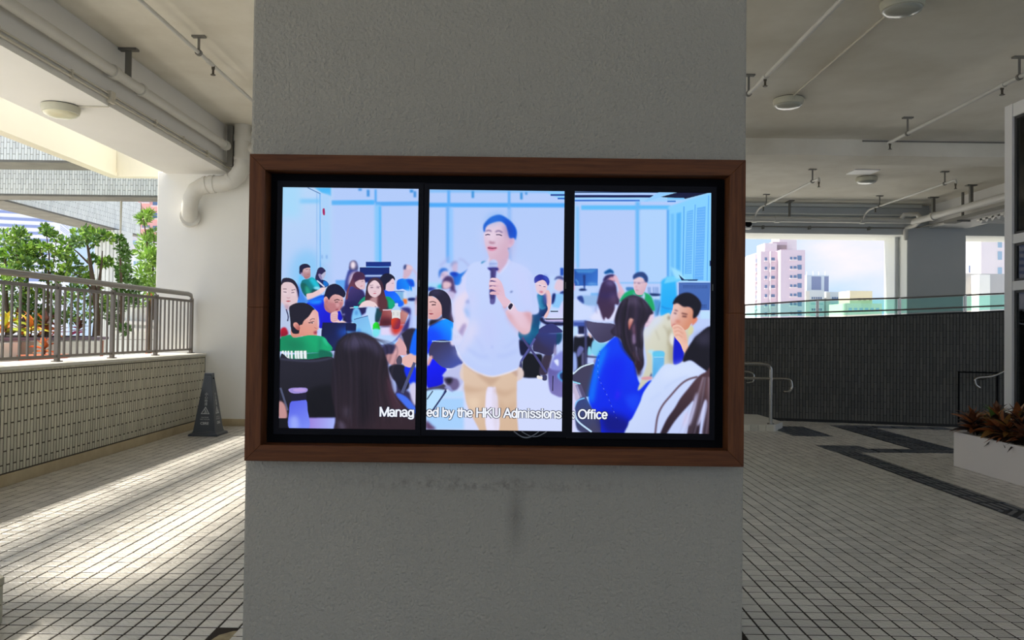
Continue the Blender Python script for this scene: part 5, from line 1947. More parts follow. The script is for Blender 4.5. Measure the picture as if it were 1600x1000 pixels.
# knees, forearm with watch, chair and blue person cut by the bezel
P('830,380 880,330 920,300 960,320 975,385 930,390 925,440 880,460', (200, 150, 155), 1)
P('800,330 900,320 850,440 845,560 1040,690 1040,910 900,690 820,480', (45, 40, 75), 3)
P('830,385 930,390 920,445 860,455', (190, 140, 145), 2)
P('920,265 960,300 975,385 940,380 920,330', (200, 150, 155), 2)
P('850,470 960,460 1000,600 940,640 880,560', (22, 20, 36), 2)
P('960,480 1040,470 1045,600 1000,590', (0, 40, 225), 2)
P('945,410 1000,380 1050,370 1050,440 1000,475 950,450', (212, 165, 160), 1)
P('1005,330 1050,230 1055,380 1005,370', (0, 90, 240), 2)
P('905,420 925,390 945,410 940,450 910,450', (70, 65, 85), 1)
Ln('945,655 1035,440', 22, (70, 75, 110), 1)
P('865,570 895,575 905,640 880,660', (150, 170, 225), 2)
P('900,660 970,680 1040,760 1040,800 940,760', (60, 100, 225), 2)
P('1000,600 1045,590 1045,740 1010,700', (190, 185, 220), 3)
# big dark head in front
P('440,620 450,480 470,350 520,260 600,225 690,235 770,290 820,370 850,500 880,640 960,740 1040,830 1060,1010 500,1010 470,820', (24, 18, 30), 2, (45, 30, 38), (600, 300, 900, 850))
P('530,290 600,245 700,250 770,310 790,400 700,330 560,350', (75, 70, 100), 10, op=.75)
P('640,560 700,540 720,800 640,900', (12, 8, 18), 16, op=.6)
P('850,520 900,680 960,800 880,780 830,640', (70, 40, 55), 8, op=.6)
E(550, 790, 25, 40, (80, 75, 95), 10, .6)
P('490,850 530,870 540,910 500,910', (110, 105, 135), 6, op=.5)
hr_ = random.Random(4)
for i in range(70):
    a_ = hr_.uniform(0, 1)
    x0_ = 545 + 150 * a_ + hr_.uniform(-10, 10)
    x1_ = 470 + 480 * a_ ** 1.3
    Ln([(x0_, 235 + 40 * abs(a_ - .45)), ((x0_ + x1_) / 2 + (a_ - .4) * 150, 330), (455 + 410 * a_ + hr_.uniform(-12, 12), 560), (x1_, 800 + hr_.uniform(0, 110))], hr_.uniform(3, 8), hr_.choice(((70, 62, 80), (14, 9, 16), (10, 7, 12), (58, 42, 50))), 2, .22)
Ln('840,560 885,680 980,800', 5, (100, 60, 80), 2, .5)

# ------------------------------------------------ middle panel back
view(660, 390, 20)
Ln('540,540 700,380 850,250', 90, (160, 170, 225), 6, .7)
Ln('560,520 720,370 860,240', 26, (135, 140, 195), 4, .5)
Ln('1130,300 1290,350 1400,460 1500,560', 46, (150, 155, 205), 4, .8)
P('920,560 930,460 1000,390 1090,410 1100,520 1090,650 1050,720 960,700', (180, 165, 200), 3)
P('890,440 960,385 1060,370 1100,430 1000,430 930,520 890,560', (125, 140, 190), 4)
P('850,760 940,720 1080,730 1180,760 1340,680 1440,610 1420,660 1230,870 1240,1000 1180,1100 1000,1100 960,900', (20, 80, 190), 2, (30, 110, 215), (950, 780, 1200, 900))
P('880,740 960,720 1070,740 1080,830 980,820', (5, 45, 165), 4)
P('1230,850 1340,720 1440,615 1420,670', (10, 40, 110), 3)
P('560,900 570,720 680,650 790,680 800,820 700,900 620,960', (195, 175, 205), 3)
P('510,760 540,640 640,585 760,610 800,680 700,670 590,740 530,900', (40, 100, 195), 3)
P('580,800 640,770 690,790 640,830', (110, 100, 140), 4, op=.7)
view(660, 440, 10)
R(85, 20, 320, 120, (150, 195, 240), 4)
P('235,100 250,60 300,50 310,110', (40, 170, 190), 3)
P('90,100 150,95 210,120 100,150', (15, 40, 130), 3)
P('300,110 310,20 330,-40 390,-85 470,-60 500,40 510,130 540,170 500,200 420,170 440,110 350,115', (70, 50, 95), 3)
P('320,105 320,20 370,0 440,20 450,70 400,115 350,120', (205, 170, 185), 3)
P('360,150 420,150 500,170 540,260 480,300 400,240', (180, 170, 210), 4)
# girl in blue beside the bezel
P('80,1010 90,740 180,660 350,590 470,600 480,760 470,930 160,930 100,1010', (0, 70, 245), 1, (0, 130, 250), (150, 850, 350, 640))
P('130,750 240,780 300,900 160,930 90,1000 90,800', (0, 60, 240), 8, op=.7)
P('100,660 130,600 250,590 310,540 340,560 230,640 110,700', (25, 18, 36), 3)
P('88,560 90,230 160,240 260,300 310,400 310,500 250,570 180,595 110,585', (215, 170, 170), 1, (200, 145, 145), (120, 300, 280, 520))
P('95,230 110,170 180,130 290,130 380,180 440,280 460,420 470,550 490,640 440,620 380,590 310,560 300,400 260,310 180,240 110,235', (30, 25, 50), 1)
P('120,180 200,140 300,150 250,190 160,200', (75, 75, 115), 8, op=.6)
P('430,500 480,500 500,590 470,650 430,570', (90, 75, 105), 4, op=.6)
Ln('110,325 170,318 215,338', 15, (70, 42, 52), 1, .9)
Ln('145,368 210,366', 18, (50, 26, 40), 1, .9)
Ln('100,455 150,465', 20, (175, 115, 115), 2, .7)
P('100,500 140,495 175,508 130,522', (150, 70, 85), 1)
view(660, 520, 10)
P('80,160 140,130 160,200 100,320 75,330', (0, 40, 240), 2)
P('70,840 75,520 160,400 280,480 380,580 330,700 320,800 200,850', (0, 15, 235), 2, (0, 5, 200), (150, 500, 250, 820))
P('100,340 170,140 450,135 540,300 630,430 620,490 530,540 430,560 300,530 180,420', (52, 50, 85), 1, (62, 75, 150), (250, 200, 500, 520))
Ln('150,132 300,140 460,135', 10, (160, 190, 240), 1)
P('75,480 110,370 160,375 120,480 90,520', (205, 150, 150), 2)
P('440,140 510,130 500,180 460,195', (215, 175, 170), 2)
P('310,670 380,590 480,550 640,500 640,760 560,860 470,930 420,900 560,760 500,700 340,690', (170, 175, 220), 2)
P('340,700 520,710 570,760 570,850 480,930 430,900 400,850 340,760', (95, 85, 125), 3)
P('360,720 470,715 440,800 390,790', (25, 20, 35), 4)
P('70,870 250,830 330,800 380,850 370,890 200,910 70,920', (60, 55, 80), 2)
R(60, 910, 640, 1010, (165, 200, 245), 3)
Ln('160,920 90,1010', 16, (20, 20, 60), 1)
Ln('370,890 270,1010', 22, (20, 20, 60), 1)
P('340,860 420,830 480,930 400,880', (130, 135, 190), 2)
view(650, 470, 4.546)
R(72, 690, 340, 915, (150, 190, 245), 4)
P('72,650 200,640 130,760 72,790', (165, 205, 250), 3)
Ln('120,640 78,700', 8, (30, 35, 80), 1)
Ln('215,640 110,790', 12, (30, 35, 90), 1)
P('72,850 110,880 140,910 72,910', (85, 60, 90), 4)
# chair, green trousers right of the man
view(806, 500, 8)
R(0, 560, 600, 1000, (188, 200, 248), 3)
P('30,150 190,-20 300,0 290,140 250,260 150,330 60,250', (5, 80, 125), 2)
P('40,250 130,290 200,350 130,450 40,420', (12, 15, 50), 3)
P('90,480 150,420 230,430 330,450 310,650 290,720 130,725 80,690', (8, 8, 18), 2)
P('290,640 350,450 450,440 420,600 390,680 330,700', (52, 42, 62), 2)
P('215,380 230,250 310,120 400,55 470,60 530,150 520,280 470,420 400,445 290,410', (45, 42, 85), 1, (40, 55, 125), (350, 350, 450, 80))
P('225,300 260,200 300,290 440,430 290,405 220,385', (45, 38, 62), 8, op=.7)
Ln('310,115 400,55 470,65', 8, (110, 125, 200), 1, .8)
Ln('240,235 150,390 50,540', 26, (75, 78, 140), 1)
Ln('80,220 140,310 230,430 380,660', 28, (62, 60, 110), 1)
P('35,550 70,520 75,600 40,610', (45, 45, 85), 1)
P('335,700 385,695 385,755 335,755', (55, 55, 90), 1)
P('270,700 330,715 320,745 270,735', (225, 215, 210), 1)
P('470,420 490,300 510,380 500,460', (130, 125, 165), 2)
P('520,90 560,100 580,200 560,280 510,300', (10, 60, 95), 2)
# grey bag
P('400,640 420,600 480,610 600,600 600,945 480,940 420,870', (90, 85, 150), 2, (110, 105, 165), (420, 650, 560, 900))
P('430,610 470,470 520,430 590,400 600,620', (120, 125, 200), 3)
P('480,510 530,500 530,580 490,540', (205, 215, 250), 2)
Ln('465,700 460,890', 12, (35, 30, 55), 1)
P('520,700 560,650 600,650 600,770 550,750', (80, 165, 235), 3)
P('550,680 600,660 600,750 560,740', (35, 45, 90), 2)
# seated man by table right of arm
view(806, 420, 10)
R(520, 120, 745, 1000, (170, 195, 245), 4)
R(695, -10, 745, 110, (15, 65, 165), 2)
P('600,300 630,200 680,160 740,180 740,340 680,360 620,330', (205, 180, 200), 2)
P('600,180 630,130 690,115 745,140 745,180 660,160', (70, 80, 135), 2)
P('590,340 650,370 745,350 745,420 560,420', (170, 185, 235), 2)
P('690,380 745,350 745,400 700,420', (15, 30, 100), 2)
S('580,400 740,390 740,560 680,620 570,600', (125, 180, 238), 2)
P('575,400 620,400 600,520 560,560 560,480', (15, 30, 95), 2)
P('660,680 740,500 745,750 690,740', (190, 190, 240), 2)
S('540,660 660,660 660,680 540,680', (15, 20, 60), 1)
R(500, 690, 745, 790, (190, 195, 240), 3)
R(440, 780, 745, 800, (15, 15, 50), 1)
S('430,770 470,800 745,800 745,835 480,830', (170, 160, 210), 1)
P('360,780 420,760 480,830 745,840 745,890 520,890 400,840', (18, 18, 62), 2)
P('370,890 420,860 430,960 370,960', (165, 185, 235), 3)
P('480,880 560,860 640,900 720,1000 340,1000 400,920', (45, 48, 105), 1)
P('240,1010 250,720 350,680 370,600 420,640 500,600 520,680 480,730 400,760 360,830 350,1010', (8, 45, 95), 1, (0, 85, 125), (350, 700, 280, 980))
P('325,420 420,410 480,500 510,620 490,720 420,750 360,700 340,560', (0, 75, 120), 2, (10, 30, 85), (380, 480, 460, 720))
P('330,420 420,420 400,520 450,600 400,630 350,560', (20, 110, 150), 4)
Ln('350,560 400,630 470,605', 10, (90, 190, 220), 2, .8)
P('440,400 480,340 520,350 550,440 550,560 520,680 480,770 440,750 500,640 480,560 470,460', (215, 170, 175), 1)
P('430,420 470,400 480,560 440,520', (60, 70, 140), 3)
P('310,330 300,240 340,190 430,180 490,240 480,330 440,400 390,415 330,370', (215, 180, 190), 1)
P('280,200 300,130 370,90 440,105 500,140 525,210 500,270 470,210 420,180 350,200 300,230', (32, 40, 140), 1)
P('430,120 470,105 520,190 500,260 470,190', (60, 90, 190), 4, op=.7)
Ln('310,235 370,245 400,262 460,270', 8, (225, 215, 235), 1, .9)
Ln('360,262 395,268', 12, (80, 60, 110), 1, .8)
Ln('430,280 465,285', 12, (80, 60, 110), 1, .8)
P('365,360 400,352 430,368 395,382', (180, 90, 105), 2)

# ------------------------------------------------ the man with the microphone
view(700, 490, 10)
P('330,820 1090,820 1090,1060 250,1060 240,760', (205, 185, 180), 2)
view(650, 470, 4.546)
P('340,440 420,480 540,530 640,520 712,505 716,640 716,780 720,1010 590,1010 560,760 545,625 525,625 515,700 500,1010 440,900 370,760 345,650', (205, 178, 158), 2, (196, 165, 140), (380, 480, 600, 900))
P('500,640 545,620 570,640 590,915 500,915', (215, 210, 245), 2)
P('545,625 570,640 590,760 580,915 560,915 540,800', (200, 190, 205), 4, op=.6)
P('340,600 430,620 520,625 430,650 350,650', (180, 148, 125), 6, op=.6)
P('560,620 640,640 720,620 640,680 570,660', (180, 148, 125), 6, op=.6)
P('370,700 440,690 450,740 400,780', (222, 195, 170), 8, op=.6)
P('590,700 640,760 715,720 660,800 590,780', (178, 145, 120), 8, op=.5)
P('430,520 540,545 600,540 540,600 520,600', (170, 138, 118), 5, op=.6)
P('680,500 720,490 720,540 690,520', (165, 135, 125), 3, op=.6)
# far arm (his right)
view(700, 400, 10)
P('230,340 320,190 420,150 560,330 520,560 330,640 270,700 250,830 300,940 340,1050 330,1300 60,1400 90,1150 120,1000 60,900 70,720 110,640', (190, 196, 244), 4)
P('110,700 260,560 330,620 280,720 250,840 290,960 330,1100 260,1200 190,1250 150,1200 110,1100 90,860', (212, 200, 226), 6)
P('250,1060 280,1120 220,1150 180,1190 180,1210', (160, 140, 180), 5)
P('170,1180 240,1080 280,1070 270,1160 220,1280 180,1240', (145, 130, 175), 4)
P('290,700 330,690 350,720 320,740 280,740', (110, 120, 175), 4, op=.8)
P('250,830 310,850 330,950 300,960', (130, 165, 225), 5, op=.8)
P('60,1120 110,1160 180,1220 220,1260 210,1310 150,1330 90,1310', (195, 200, 240), 4)
for k in range(6):
    Ln([(110 + k * 16, 1230 + k * 5), (120 + k * 17, 1310 - k * 3)], 7, (225, 225, 250) if k % 2 else (150, 140, 185), 2, .8)
# shirt
P('300,240 400,110 560,90 640,60 700,120 790,270 880,180 950,60 1000,90 1150,150 1270,230 1340,380 1390,640 1420,880 1300,920 1180,880 1100,1160 1110,1400 1130,1600 1090,1760 900,1830 700,1880 520,1840 360,1760 230,1650 140,1510 230,1290 320,1080 360,900 330,660 280,500', (178, 194, 246), 2, (172, 188, 242), (400, 300, 1000, 1500))
P('140,1510 230,1290 330,1050 420,1000 470,1200 300,1400 220,1530', (205, 200, 232), 14, op=.8)
P('560,900 700,880 760,1300 620,1500 520,1300', (180, 184, 240), 24, op=.6)
P('330,560 420,600 400,900 350,880', (190, 190, 236), 14, op=.8)
P('980,140 1180,180 1320,500 1380,860 1200,860 1060,620', (182, 190, 244), 20, op=.8)
Ln('640,1100 700,1500 700,1850', 10, (165, 178, 235), 4, .5)
Ln('900,800 960,960 1100,1160', 20, (160, 172, 232), 8, .6)
Ln('300,1450 480,1560 640,1580', 22, (150, 166, 228), 6, .8)
Ln('420,1250 520,1420 560,1500', 18, (160, 172, 230), 6, .7)
Ln('800,300 850,600 900,780', 16, (160, 174, 232), 5, .6)
Ln('1060,1300 960,1400 860,1440', 16, (156, 170, 230), 5, .7)
Ln('1290,300 1330,560 1350,800', 16, (165, 176, 234), 5, .6)
Ln('1080,1480 900,1560 760,1560', 22, (150, 166, 228), 6, .8)
Ln('310,1520 500,1680 700,1700', 16, (186, 204, 250), 6, .6)
Ln('150,1500 240,1660 370,1770 530,1850 700,1885 900,1840 1085,1770', 14, (222, 224, 250), 2, .9)
Ln('160,1540 250,1690 380,1795 540,1870', 10, (150, 130, 140), 3, .6)
E(690, 1430, 10, 22, (140, 152, 215), 3, .6)
P('515,120 540,90 600,82 560,100 530,122', (30, 110, 150), 2)
P('970,570 990,550 1015,555 985,580', (90, 105, 150), 2)
# neck
P('640,20 660,-60 920,-80 945,30 920,120 860,210 795,275 740,190 650,130', (200, 168, 188), 2, (188, 155, 182), (700, 0, 850, 220))
Ln('950,50 925,130 860,215 798,278', 22, (205, 208, 248), 3, .9)
Ln('640,30 640,130', 16, (210, 215, 250), 3, .8)
# head
view(700, 320, 10)
P('565,430 600,330 700,280 820,260 920,360 960,480 1010,530 1020,600 960,670 920,740 890,830 800,860 700,850 640,790 600,700 570,580', (208, 184, 205), 2, (200, 165, 185), (650, 400, 850, 800))
E(690, 500, 90, 140, (215, 192, 215), 24, .7)
P('880,560 960,560 920,760 860,830 800,850 850,720', (190, 155, 180), 18, op=.7)
P('640,800 720,830 820,840 900,800 880,880 660,880', (185, 152, 178), 14, op=.6)
P('955,530 1000,510 1040,535 1025,610 970,670 945,650', (205, 172, 198), 2)
P('965,560 1005,545 1000,600 965,630', (170, 120, 150), 5, op=.6)
P('550,350 570,290 660,200 780,158 870,180 980,260 1050,350 1075,440 1055,550 1030,520 960,520 930,400 900,320 830,265 740,270 640,310 590,360 575,430 555,410', (22, 85, 190), 2, (0, 75, 200), (600, 250, 1050, 450))
P('600,270 700,190 800,170 880,220 760,250 660,290', (50, 130, 215), 14, op=.7)
P('880,300 960,340 1000,500 940,480 905,380', (25, 30, 120), 12, op=.7)
P('880,420 950,520 940,700 880,820 800,850 860,700 890,560', (178, 138, 160), 20, op=.75)
P('570,480 600,600 640,760 610,720 575,600', (182, 150, 180), 8, op=.7)
Ln('590,415 640,402 680,422', 16, (70, 60, 105), 2, .85)
Ln('740,428 790,408 850,436', 17, (70, 60, 105), 2, .85)
Ln('582,478 620,466 660,473', 17, (52, 42, 80), 1, .9)
Ln('750,472 800,470 845,486', 17, (52, 42, 80), 1, .9)
P('640,590 660,570 690,590 720,580 735,600 700,612 660,606', (130, 80, 100), 3, op=.85)
Ln('690,440 680,560', 26, (222, 202, 222), 6, .7)
P('615,670 650,652 690,660 770,672 740,705 690,722 640,710', (195, 105, 135), 2)
Ln('622,676 690,685 760,676', 14, (80, 35, 65), 1, .9)
P('640,700 690,722 740,705 690,735', (225, 160, 195), 4, op=.8)
P('935,690 955,668 950,700', (50, 90, 150), 2)
# hand, arm, watch
view(700, 400, 10)
P('900,880 960,820 1020,760 1090,860 1180,880 1300,900 1300,1100 1270,1200 1190,1230 1120,1190 1000,1060 930,960', (214, 184, 206), 2, (208, 168, 182), (950, 900, 1200, 1180))
P('1180,890 1300,900 1300,1080 1230,960', (190, 140, 150), 6, op=.85)
P('930,960 1000,1060 1120,1190 1190,1230 1240,1200 1120,1120 1020,980 960,900', (188, 135, 140), 8, op=.7)
P('860,780 930,860 1000,980 960,960 900,880 850,800', (190, 138, 146), 5, op=.6)
P('1000,1000 1120,1180 1190,1230 1270,1200 1190,1100 1080,1000', (222, 190, 205), 14, op=.6)
P('650,380 690,340 760,345 830,410 870,520 900,640 980,720 920,800 870,820 840,760 760,640 740,560 650,500 640,440', (210, 172, 190), 1)
# microphone
P('640,120 660,75 715,60 765,85 775,140 760,190 660,195', (150, 165, 215), 2, (175, 190, 238), (660, 180, 720, 70))
Ln('645,125 770,122', 12, (100, 120, 185), 2, .8)
P('615,190 660,185 770,185 790,220 750,235 665,235', (40, 35, 115), 2)
P('670,220 750,215 745,340 735,420 745,560 740,680 720,745 670,750 660,690 650,640 650,540 665,400', (52, 45, 100), 2, (70, 62, 125), (660, 400, 740, 400))
P('668,685 725,685 718,748 668,748', (85, 80, 140), 2)
# fingers over it
for s in ('655,375 690,345 770,360 800,420 760,400 690,385', '640,430 690,405 780,430 830,490 770,470 660,462', '640,505 690,475 780,495 830,560 770,560 690,525 645,525', '655,580 700,560 790,575 800,610 750,612 665,606'):
    P(s, (220, 186, 202), 1, (205, 158, 172), (700, 380, 800, 560))
for s in ('660,392 700,385 760,400', '645,468 720,464 790,480', '650,530 700,528 760,555'):
    Ln(s, 9, (150, 95, 130), 2, .7)
P('800,430 850,500 880,640 830,620 790,560 800,500', (205, 165, 186), 6, op=.8)
# watch
P('930,800 980,730 1025,770 975,855', (225, 215, 240), 1)
P('938,800 982,742 1015,775 972,845', (28, 20, 52), 1)
Ln('865,800 890,815 920,800', 12, (150, 120, 140), 2, .7)

# ------------------------------------------------ right panel
view(890, 400, 10)
R(55, 470, 900, 640, (168, 192, 245), 4)
R(740, 415, 1520, 432, (110, 170, 235), 2)
# monitor
S('70,205 445,203 440,465 70,470', (28, 75, 155), 1, (50, 105, 190), (100, 250, 400, 450))
S('75,210 440,208 350,268 130,268', (60, 120, 190), 2)
S('330,420 440,440 440,465 250,460', (95, 150, 215), 4)
S('210,300 250,300 240,530 225,530', (20, 45, 110), 2)
P('150,525 200,510 270,530 240,545 160,545', (12, 30, 80), 2)
Ln('95,370 130,410 135,460', 10, (120, 180, 230), 2)
R(60, 430, 80, 540, (205, 150, 180), 2)
R(330, 580, 460, 640, (110, 165, 230), 2)
R(200, 620, 450, 780, (130, 165, 215), 3)
P('125,640 200,630 225,740 180,750 130,690', (35, 60, 130), 2)
P('60,680 240,770 350,830 340,960 200,1000 60,1000', (185, 200, 248), 3)
# plant / desk clutter
P('880,500 920,490 1000,500 1000,550 900,550', (60, 115, 175), 2)
for x in (1230, 1255, 1310, 1345, 1375):
    Ln([(x, 490), (x + 5, 600)], 12, (50, 90, 150), 2, .8)
P('1250,590 1420,600 1400,630 1300,635', (15, 40, 90), 2)
R(1290, 640, 1420, 690, (165, 200, 245), 3)
S('1310,680 1420,690 1390,940 1330,960', (70, 135, 195), 3)
Ln('1420,720 1370,940', 14, (30, 70, 130), 2)
# teal booth and grey cabinet
P('1430,480 1440,390 1520,345 1600,345 1660,360 1660,960 1430,960 1420,760', (45, 165, 240), 3, (20, 150, 235), (1450, 400, 1550, 900))
Ln('1430,790 1500,820 1640,840', 8, (15, 90, 170), 2)
view(880, 270, 4.546)
S('735,740 830,735 820,770 715,790', (100, 190, 245), 2)
S('760,670 830,700 870,760 800,755', (140, 205, 248), 3)
S('820,725 860,760 960,760 950,770 840,768', (15, 40, 90), 1)
S('820,778 1045,778 1040,980 820,980', (66, 98, 165), 1, (60, 95, 165), (850, 780, 1000, 950))
R(820, 772, 1048, 782, (150, 190, 245), 1)
for i in range(16):
    for j in range(3):
        R(852 + i * 11, 802 + j * 8, 858 + i * 11, 806 + j * 8, (25, 42, 95), 0)
for i in range(4):
    for j in range(3):
        R(985 + i * 9, 940 + j * 9, 990 + i * 9, 945 + j * 9, (25, 42, 95), 0)
R(975, 985, 1045, 1040, (170, 205, 245), 2)
# woman with hand on head, and the long hair in front of her
view(890, 400, 10)
P('540,260 570,235 630,205 680,235 690,275 640,270 560,285', (5, 75, 140), 2)
P('525,400 540,340 590,300 680,290 720,330 710,400 600,390', (45, 35, 85), 2)
P('590,380 650,330 700,345 700,400 620,400', (205, 150, 165), 3)
P('680,340 710,300 750,340 790,440 850,540 860,600 800,640 770,560 740,440 700,390', (205, 165, 185), 2)
P('740,580 800,560 820,620 780,700 750,660', (200, 160, 175), 3)
P('330,1000 420,860 560,800 700,820 760,780 740,1000', (205, 208, 245), 4)
P('455,600 480,500 520,410 600,375 680,400 730,480 745,620 780,700 760,770 710,760 700,850 640,960 600,990 560,960 540,1010 510,960 480,870 440,760 425,740', (52, 35, 75), 2, (60, 40, 65), (550, 500, 600, 950))
P('560,420 620,390 690,420 680,470 590,450', (115, 105, 160), 6, op=.6)
P('460,540 520,600 700,580 730,640 500,640', (35, 30, 95), 8, op=.6)
P('640,620 700,590 730,680 680,760', (110, 85, 120), 8, op=.5)
for s in ('480,870 500,940 530,1010', '640,900 600,990', '420,770 410,850 430,900'):
    Ln(s, 10, (70, 55, 90), 3, .6)
# man in green with glasses
P('790,720 830,620 900,560 1010,530 1160,570 1260,620 1310,720 1330,860 1250,830 1180,700 1000,640', (10, 155, 95), 2, (20, 150, 90), (850, 650, 1250, 750))
P('1000,540 1020,600 1100,650 1170,590 1160,680 1080,660 1010,620', (150, 165, 215), 3)
Ln('1160,580 1160,680', 14, (205, 230, 245), 2)
P('1000,420 1010,360 1080,330 1170,370 1215,430 1200,480 1170,560 1130,610 1050,605 1020,560 1000,490', (212, 182, 195), 1, (195, 155, 170), (1030, 420, 1170, 560))
P('990,330 1010,290 1080,255 1160,260 1220,330 1220,410 1180,410 1150,350 1090,330 1020,360 1000,370', (35, 60, 115), 2)
Ln('1000,410 1060,420 1100,425 1190,410', 8, (110, 105, 150), 2, .8)
Ln('1005,425 1030,428', 14, (80, 60, 90), 2, .8)
Ln('1065,430 1100,432', 14, (80, 60, 90), 2, .8)
P('1030,480 1050,470 1055,500 1030,500', (190, 135, 150), 3)
Ln('1030,535 1075,542', 12, (160, 85, 105), 2, .8)
# chairs on the left of the right panel
view(890, 480, 10)
R(55, 215, 260, 330, (55, 75, 150), 2)
R(60, 215, 260, 235, (120, 140, 205), 2)
R(55, 300, 130, 480, (175, 205, 245), 2)
P('75,470 110,430 190,420 220,460 150,470 90,490', (210, 215, 245), 2)
R(135, 300, 235, 420, (20, 22, 60), 2)
P('55,500 150,470 330,450 380,520 330,700 270,760 240,960 60,1000', (12, 12, 26), 3)
P('270,215 400,240 690,265 720,420 640,510 500,560 420,530 340,430 270,320', (72, 68, 98), 1, (58, 52, 80), (350, 280, 550, 520))
Ln('275,215 420,238 690,262', 8, (150, 160, 205), 1, .8)
R(232, 215, 270, 900, (60, 62, 105), 2)
P('285,410 310,410 345,470 320,480', (215, 180, 175), 2)
P('340,600 380,520 470,560 600,570 560,700 470,770 350,730', (115, 185, 222), 2)
P('280,740 290,630 320,620 345,700 340,745', (120, 195, 220), 2)
P('110,700 150,610 210,630 215,680 130,780', (90, 95, 150), 2)
P('50,730 100,730 115,960 55,1000', (140, 160, 225), 3)
R(185, 700, 225, 920, (90, 90, 130), 3)
Ln('260,770 480,790', 24, (40, 38, 60), 2)
P('380,820 440,815 420,920 380,920', (150, 120, 135), 2)
view(880, 470, 4.546)
P('68,520 120,470 210,445 230,520 215,620 180,680 130,660 68,570', (58, 55, 82), 1)
Ln('68,520 130,470 215,443', 9, (190, 215, 248), 1)
P('68,585 110,600 140,680 100,710 68,680', (175, 165, 195), 2)
Ln('68,575 120,590', 9, (130, 200, 240), 1)
S('85,600 125,590 260,930 215,930', (75, 70, 105), 1)
S('85,600 98,597 232,930 215,930', (150, 150, 190), 2)
P('75,760 110,700 150,690 230,800 300,930 120,930 80,840', (48, 62, 115), 2, (60, 60, 90), (100, 720, 220, 900))
Ln('75,770 100,850 200,930', 12, (170, 200, 240), 1)
Ln('150,690 100,710 75,760', 8, (110, 170, 235), 1)
P('62,680 80,690 75,930 62,930', (200, 195, 240), 2)
# woman in blue with long hair
view(890, 480, 10)
view(880, 470, 4.546)
P('180,690 200,560 240,400 290,330 370,255 420,300 500,410 530,560 560,590 625,565 635,590 580,640 555,690 550,720 500,830 460,880 480,1010 290,1010 260,850 200,760', (0, 55, 235), 2, (0, 30, 215), (280, 350, 400, 850))
P('180,690 215,520 260,370 310,320 290,420 240,560 210,720', (0, 130, 250), 8, op=.8)
P('300,470 380,400 440,420 420,560 350,700 300,640', (0, 25, 225), 16, op=.7)
P('260,800 360,800 470,850 480,940 300,940', (5, 10, 110), 12, op=.9)
P('440,690 520,660 555,700 500,790', (20, 70, 240), 8, op=.7)
P('380,640 400,640 395,690 370,700', (70, 20, 240), 6, op=.6)
for i in range(26):
    t_ = i / 25
    x = 285 - 40 * math.sin(t_ * 1.6) + 185 * t_ ** 2.2 if t_ > .2 else 285 - 50 * t_
    E(262 - 30 * math.sin(math.pi * min(1, t_ * 1.5)) * .6 + 200 * max(0, t_ - .35) ** 1.15, 340 + 510 * t_, 2.3, 3.6, (15, 15, 45) if i % 2 else (150, 165, 225), 0, .75)
view(890, 480, 10)
P('1170,330 1160,200 1200,120 1290,80 1320,200 1300,270 1230,330', (215, 182, 200), 3)
Ln('1190,240 1250,235', 14, (130, 105, 135), 3, .7)
Ln('1180,295 1240,300', 14, (180, 110, 130), 3, .7)
R(1150, 330, 1260, 700, (170, 185, 245), 6)
view(890, 400, 10)
P('700,1000 730,880 790,740 880,650 980,615 1080,635 1180,700 1270,820 1310,900 1260,930 1220,1010 1170,1100 1160,1300 1150,1500 1160,1700 1100,1800 1040,1750 960,1600 850,1450 790,1300 690,1250 640,1180 700,1100', (34, 26, 46), 2, (30, 22, 38), (800, 700, 1000, 1400))
P('860,700 960,650 1080,670 1200,790 1230,860 1130,790 1000,740 880,770', (110, 100, 130), 10, op=.7)
P('700,1100 760,1000 790,1250 700,1240', (80, 70, 105), 8, op=.5)
P('915,1050 940,980 985,985 1000,1010 960,1100 930,1160', (225, 165, 150), 2, (185, 95, 85), (930, 1000, 960, 1120))
P('970,1120 1010,1060 1030,1200 1010,1260 980,1180', (110, 70, 90), 4)
P('980,1250 1020,1230 1030,1360 985,1370', (150, 125, 165), 3)
for s, c in (('1040,1420 1050,1560 1030,1700', (170, 165, 200)), ('1090,1440 1100,1600 1110,1700', (110, 100, 130)), ('1130,1450 1120,1620', (120, 105, 135)), ('1050,1480 1070,1700', (15, 10, 20)), ('1000,1500 1010,1640', (100, 60, 60))):
    Ln(s, 16, c, 2, .75)
P('1020,1600 1120,1600 1110,1850 1050,1850', (40, 22, 34), 5)
for i in range(60):
    a_ = hr_.uniform(0, 1)
    view(890, 400, 10)
    x0_ = 830 + 300 * a_
    Ln([(x0_, 660 + 60 * abs(a_ - .5)), (745 + 470 * a_, 900), (740 + 410 * a_, 1150), (800 + 340 * a_ + hr_.uniform(-20, 20), 1420), (980 + 160 * a_ + hr_.uniform(-20, 20), 1640)], hr_.uniform(8, 18), hr_.choice(((75, 62, 90), (16, 11, 20), (12, 8, 14), (62, 45, 58))), 2, .24)
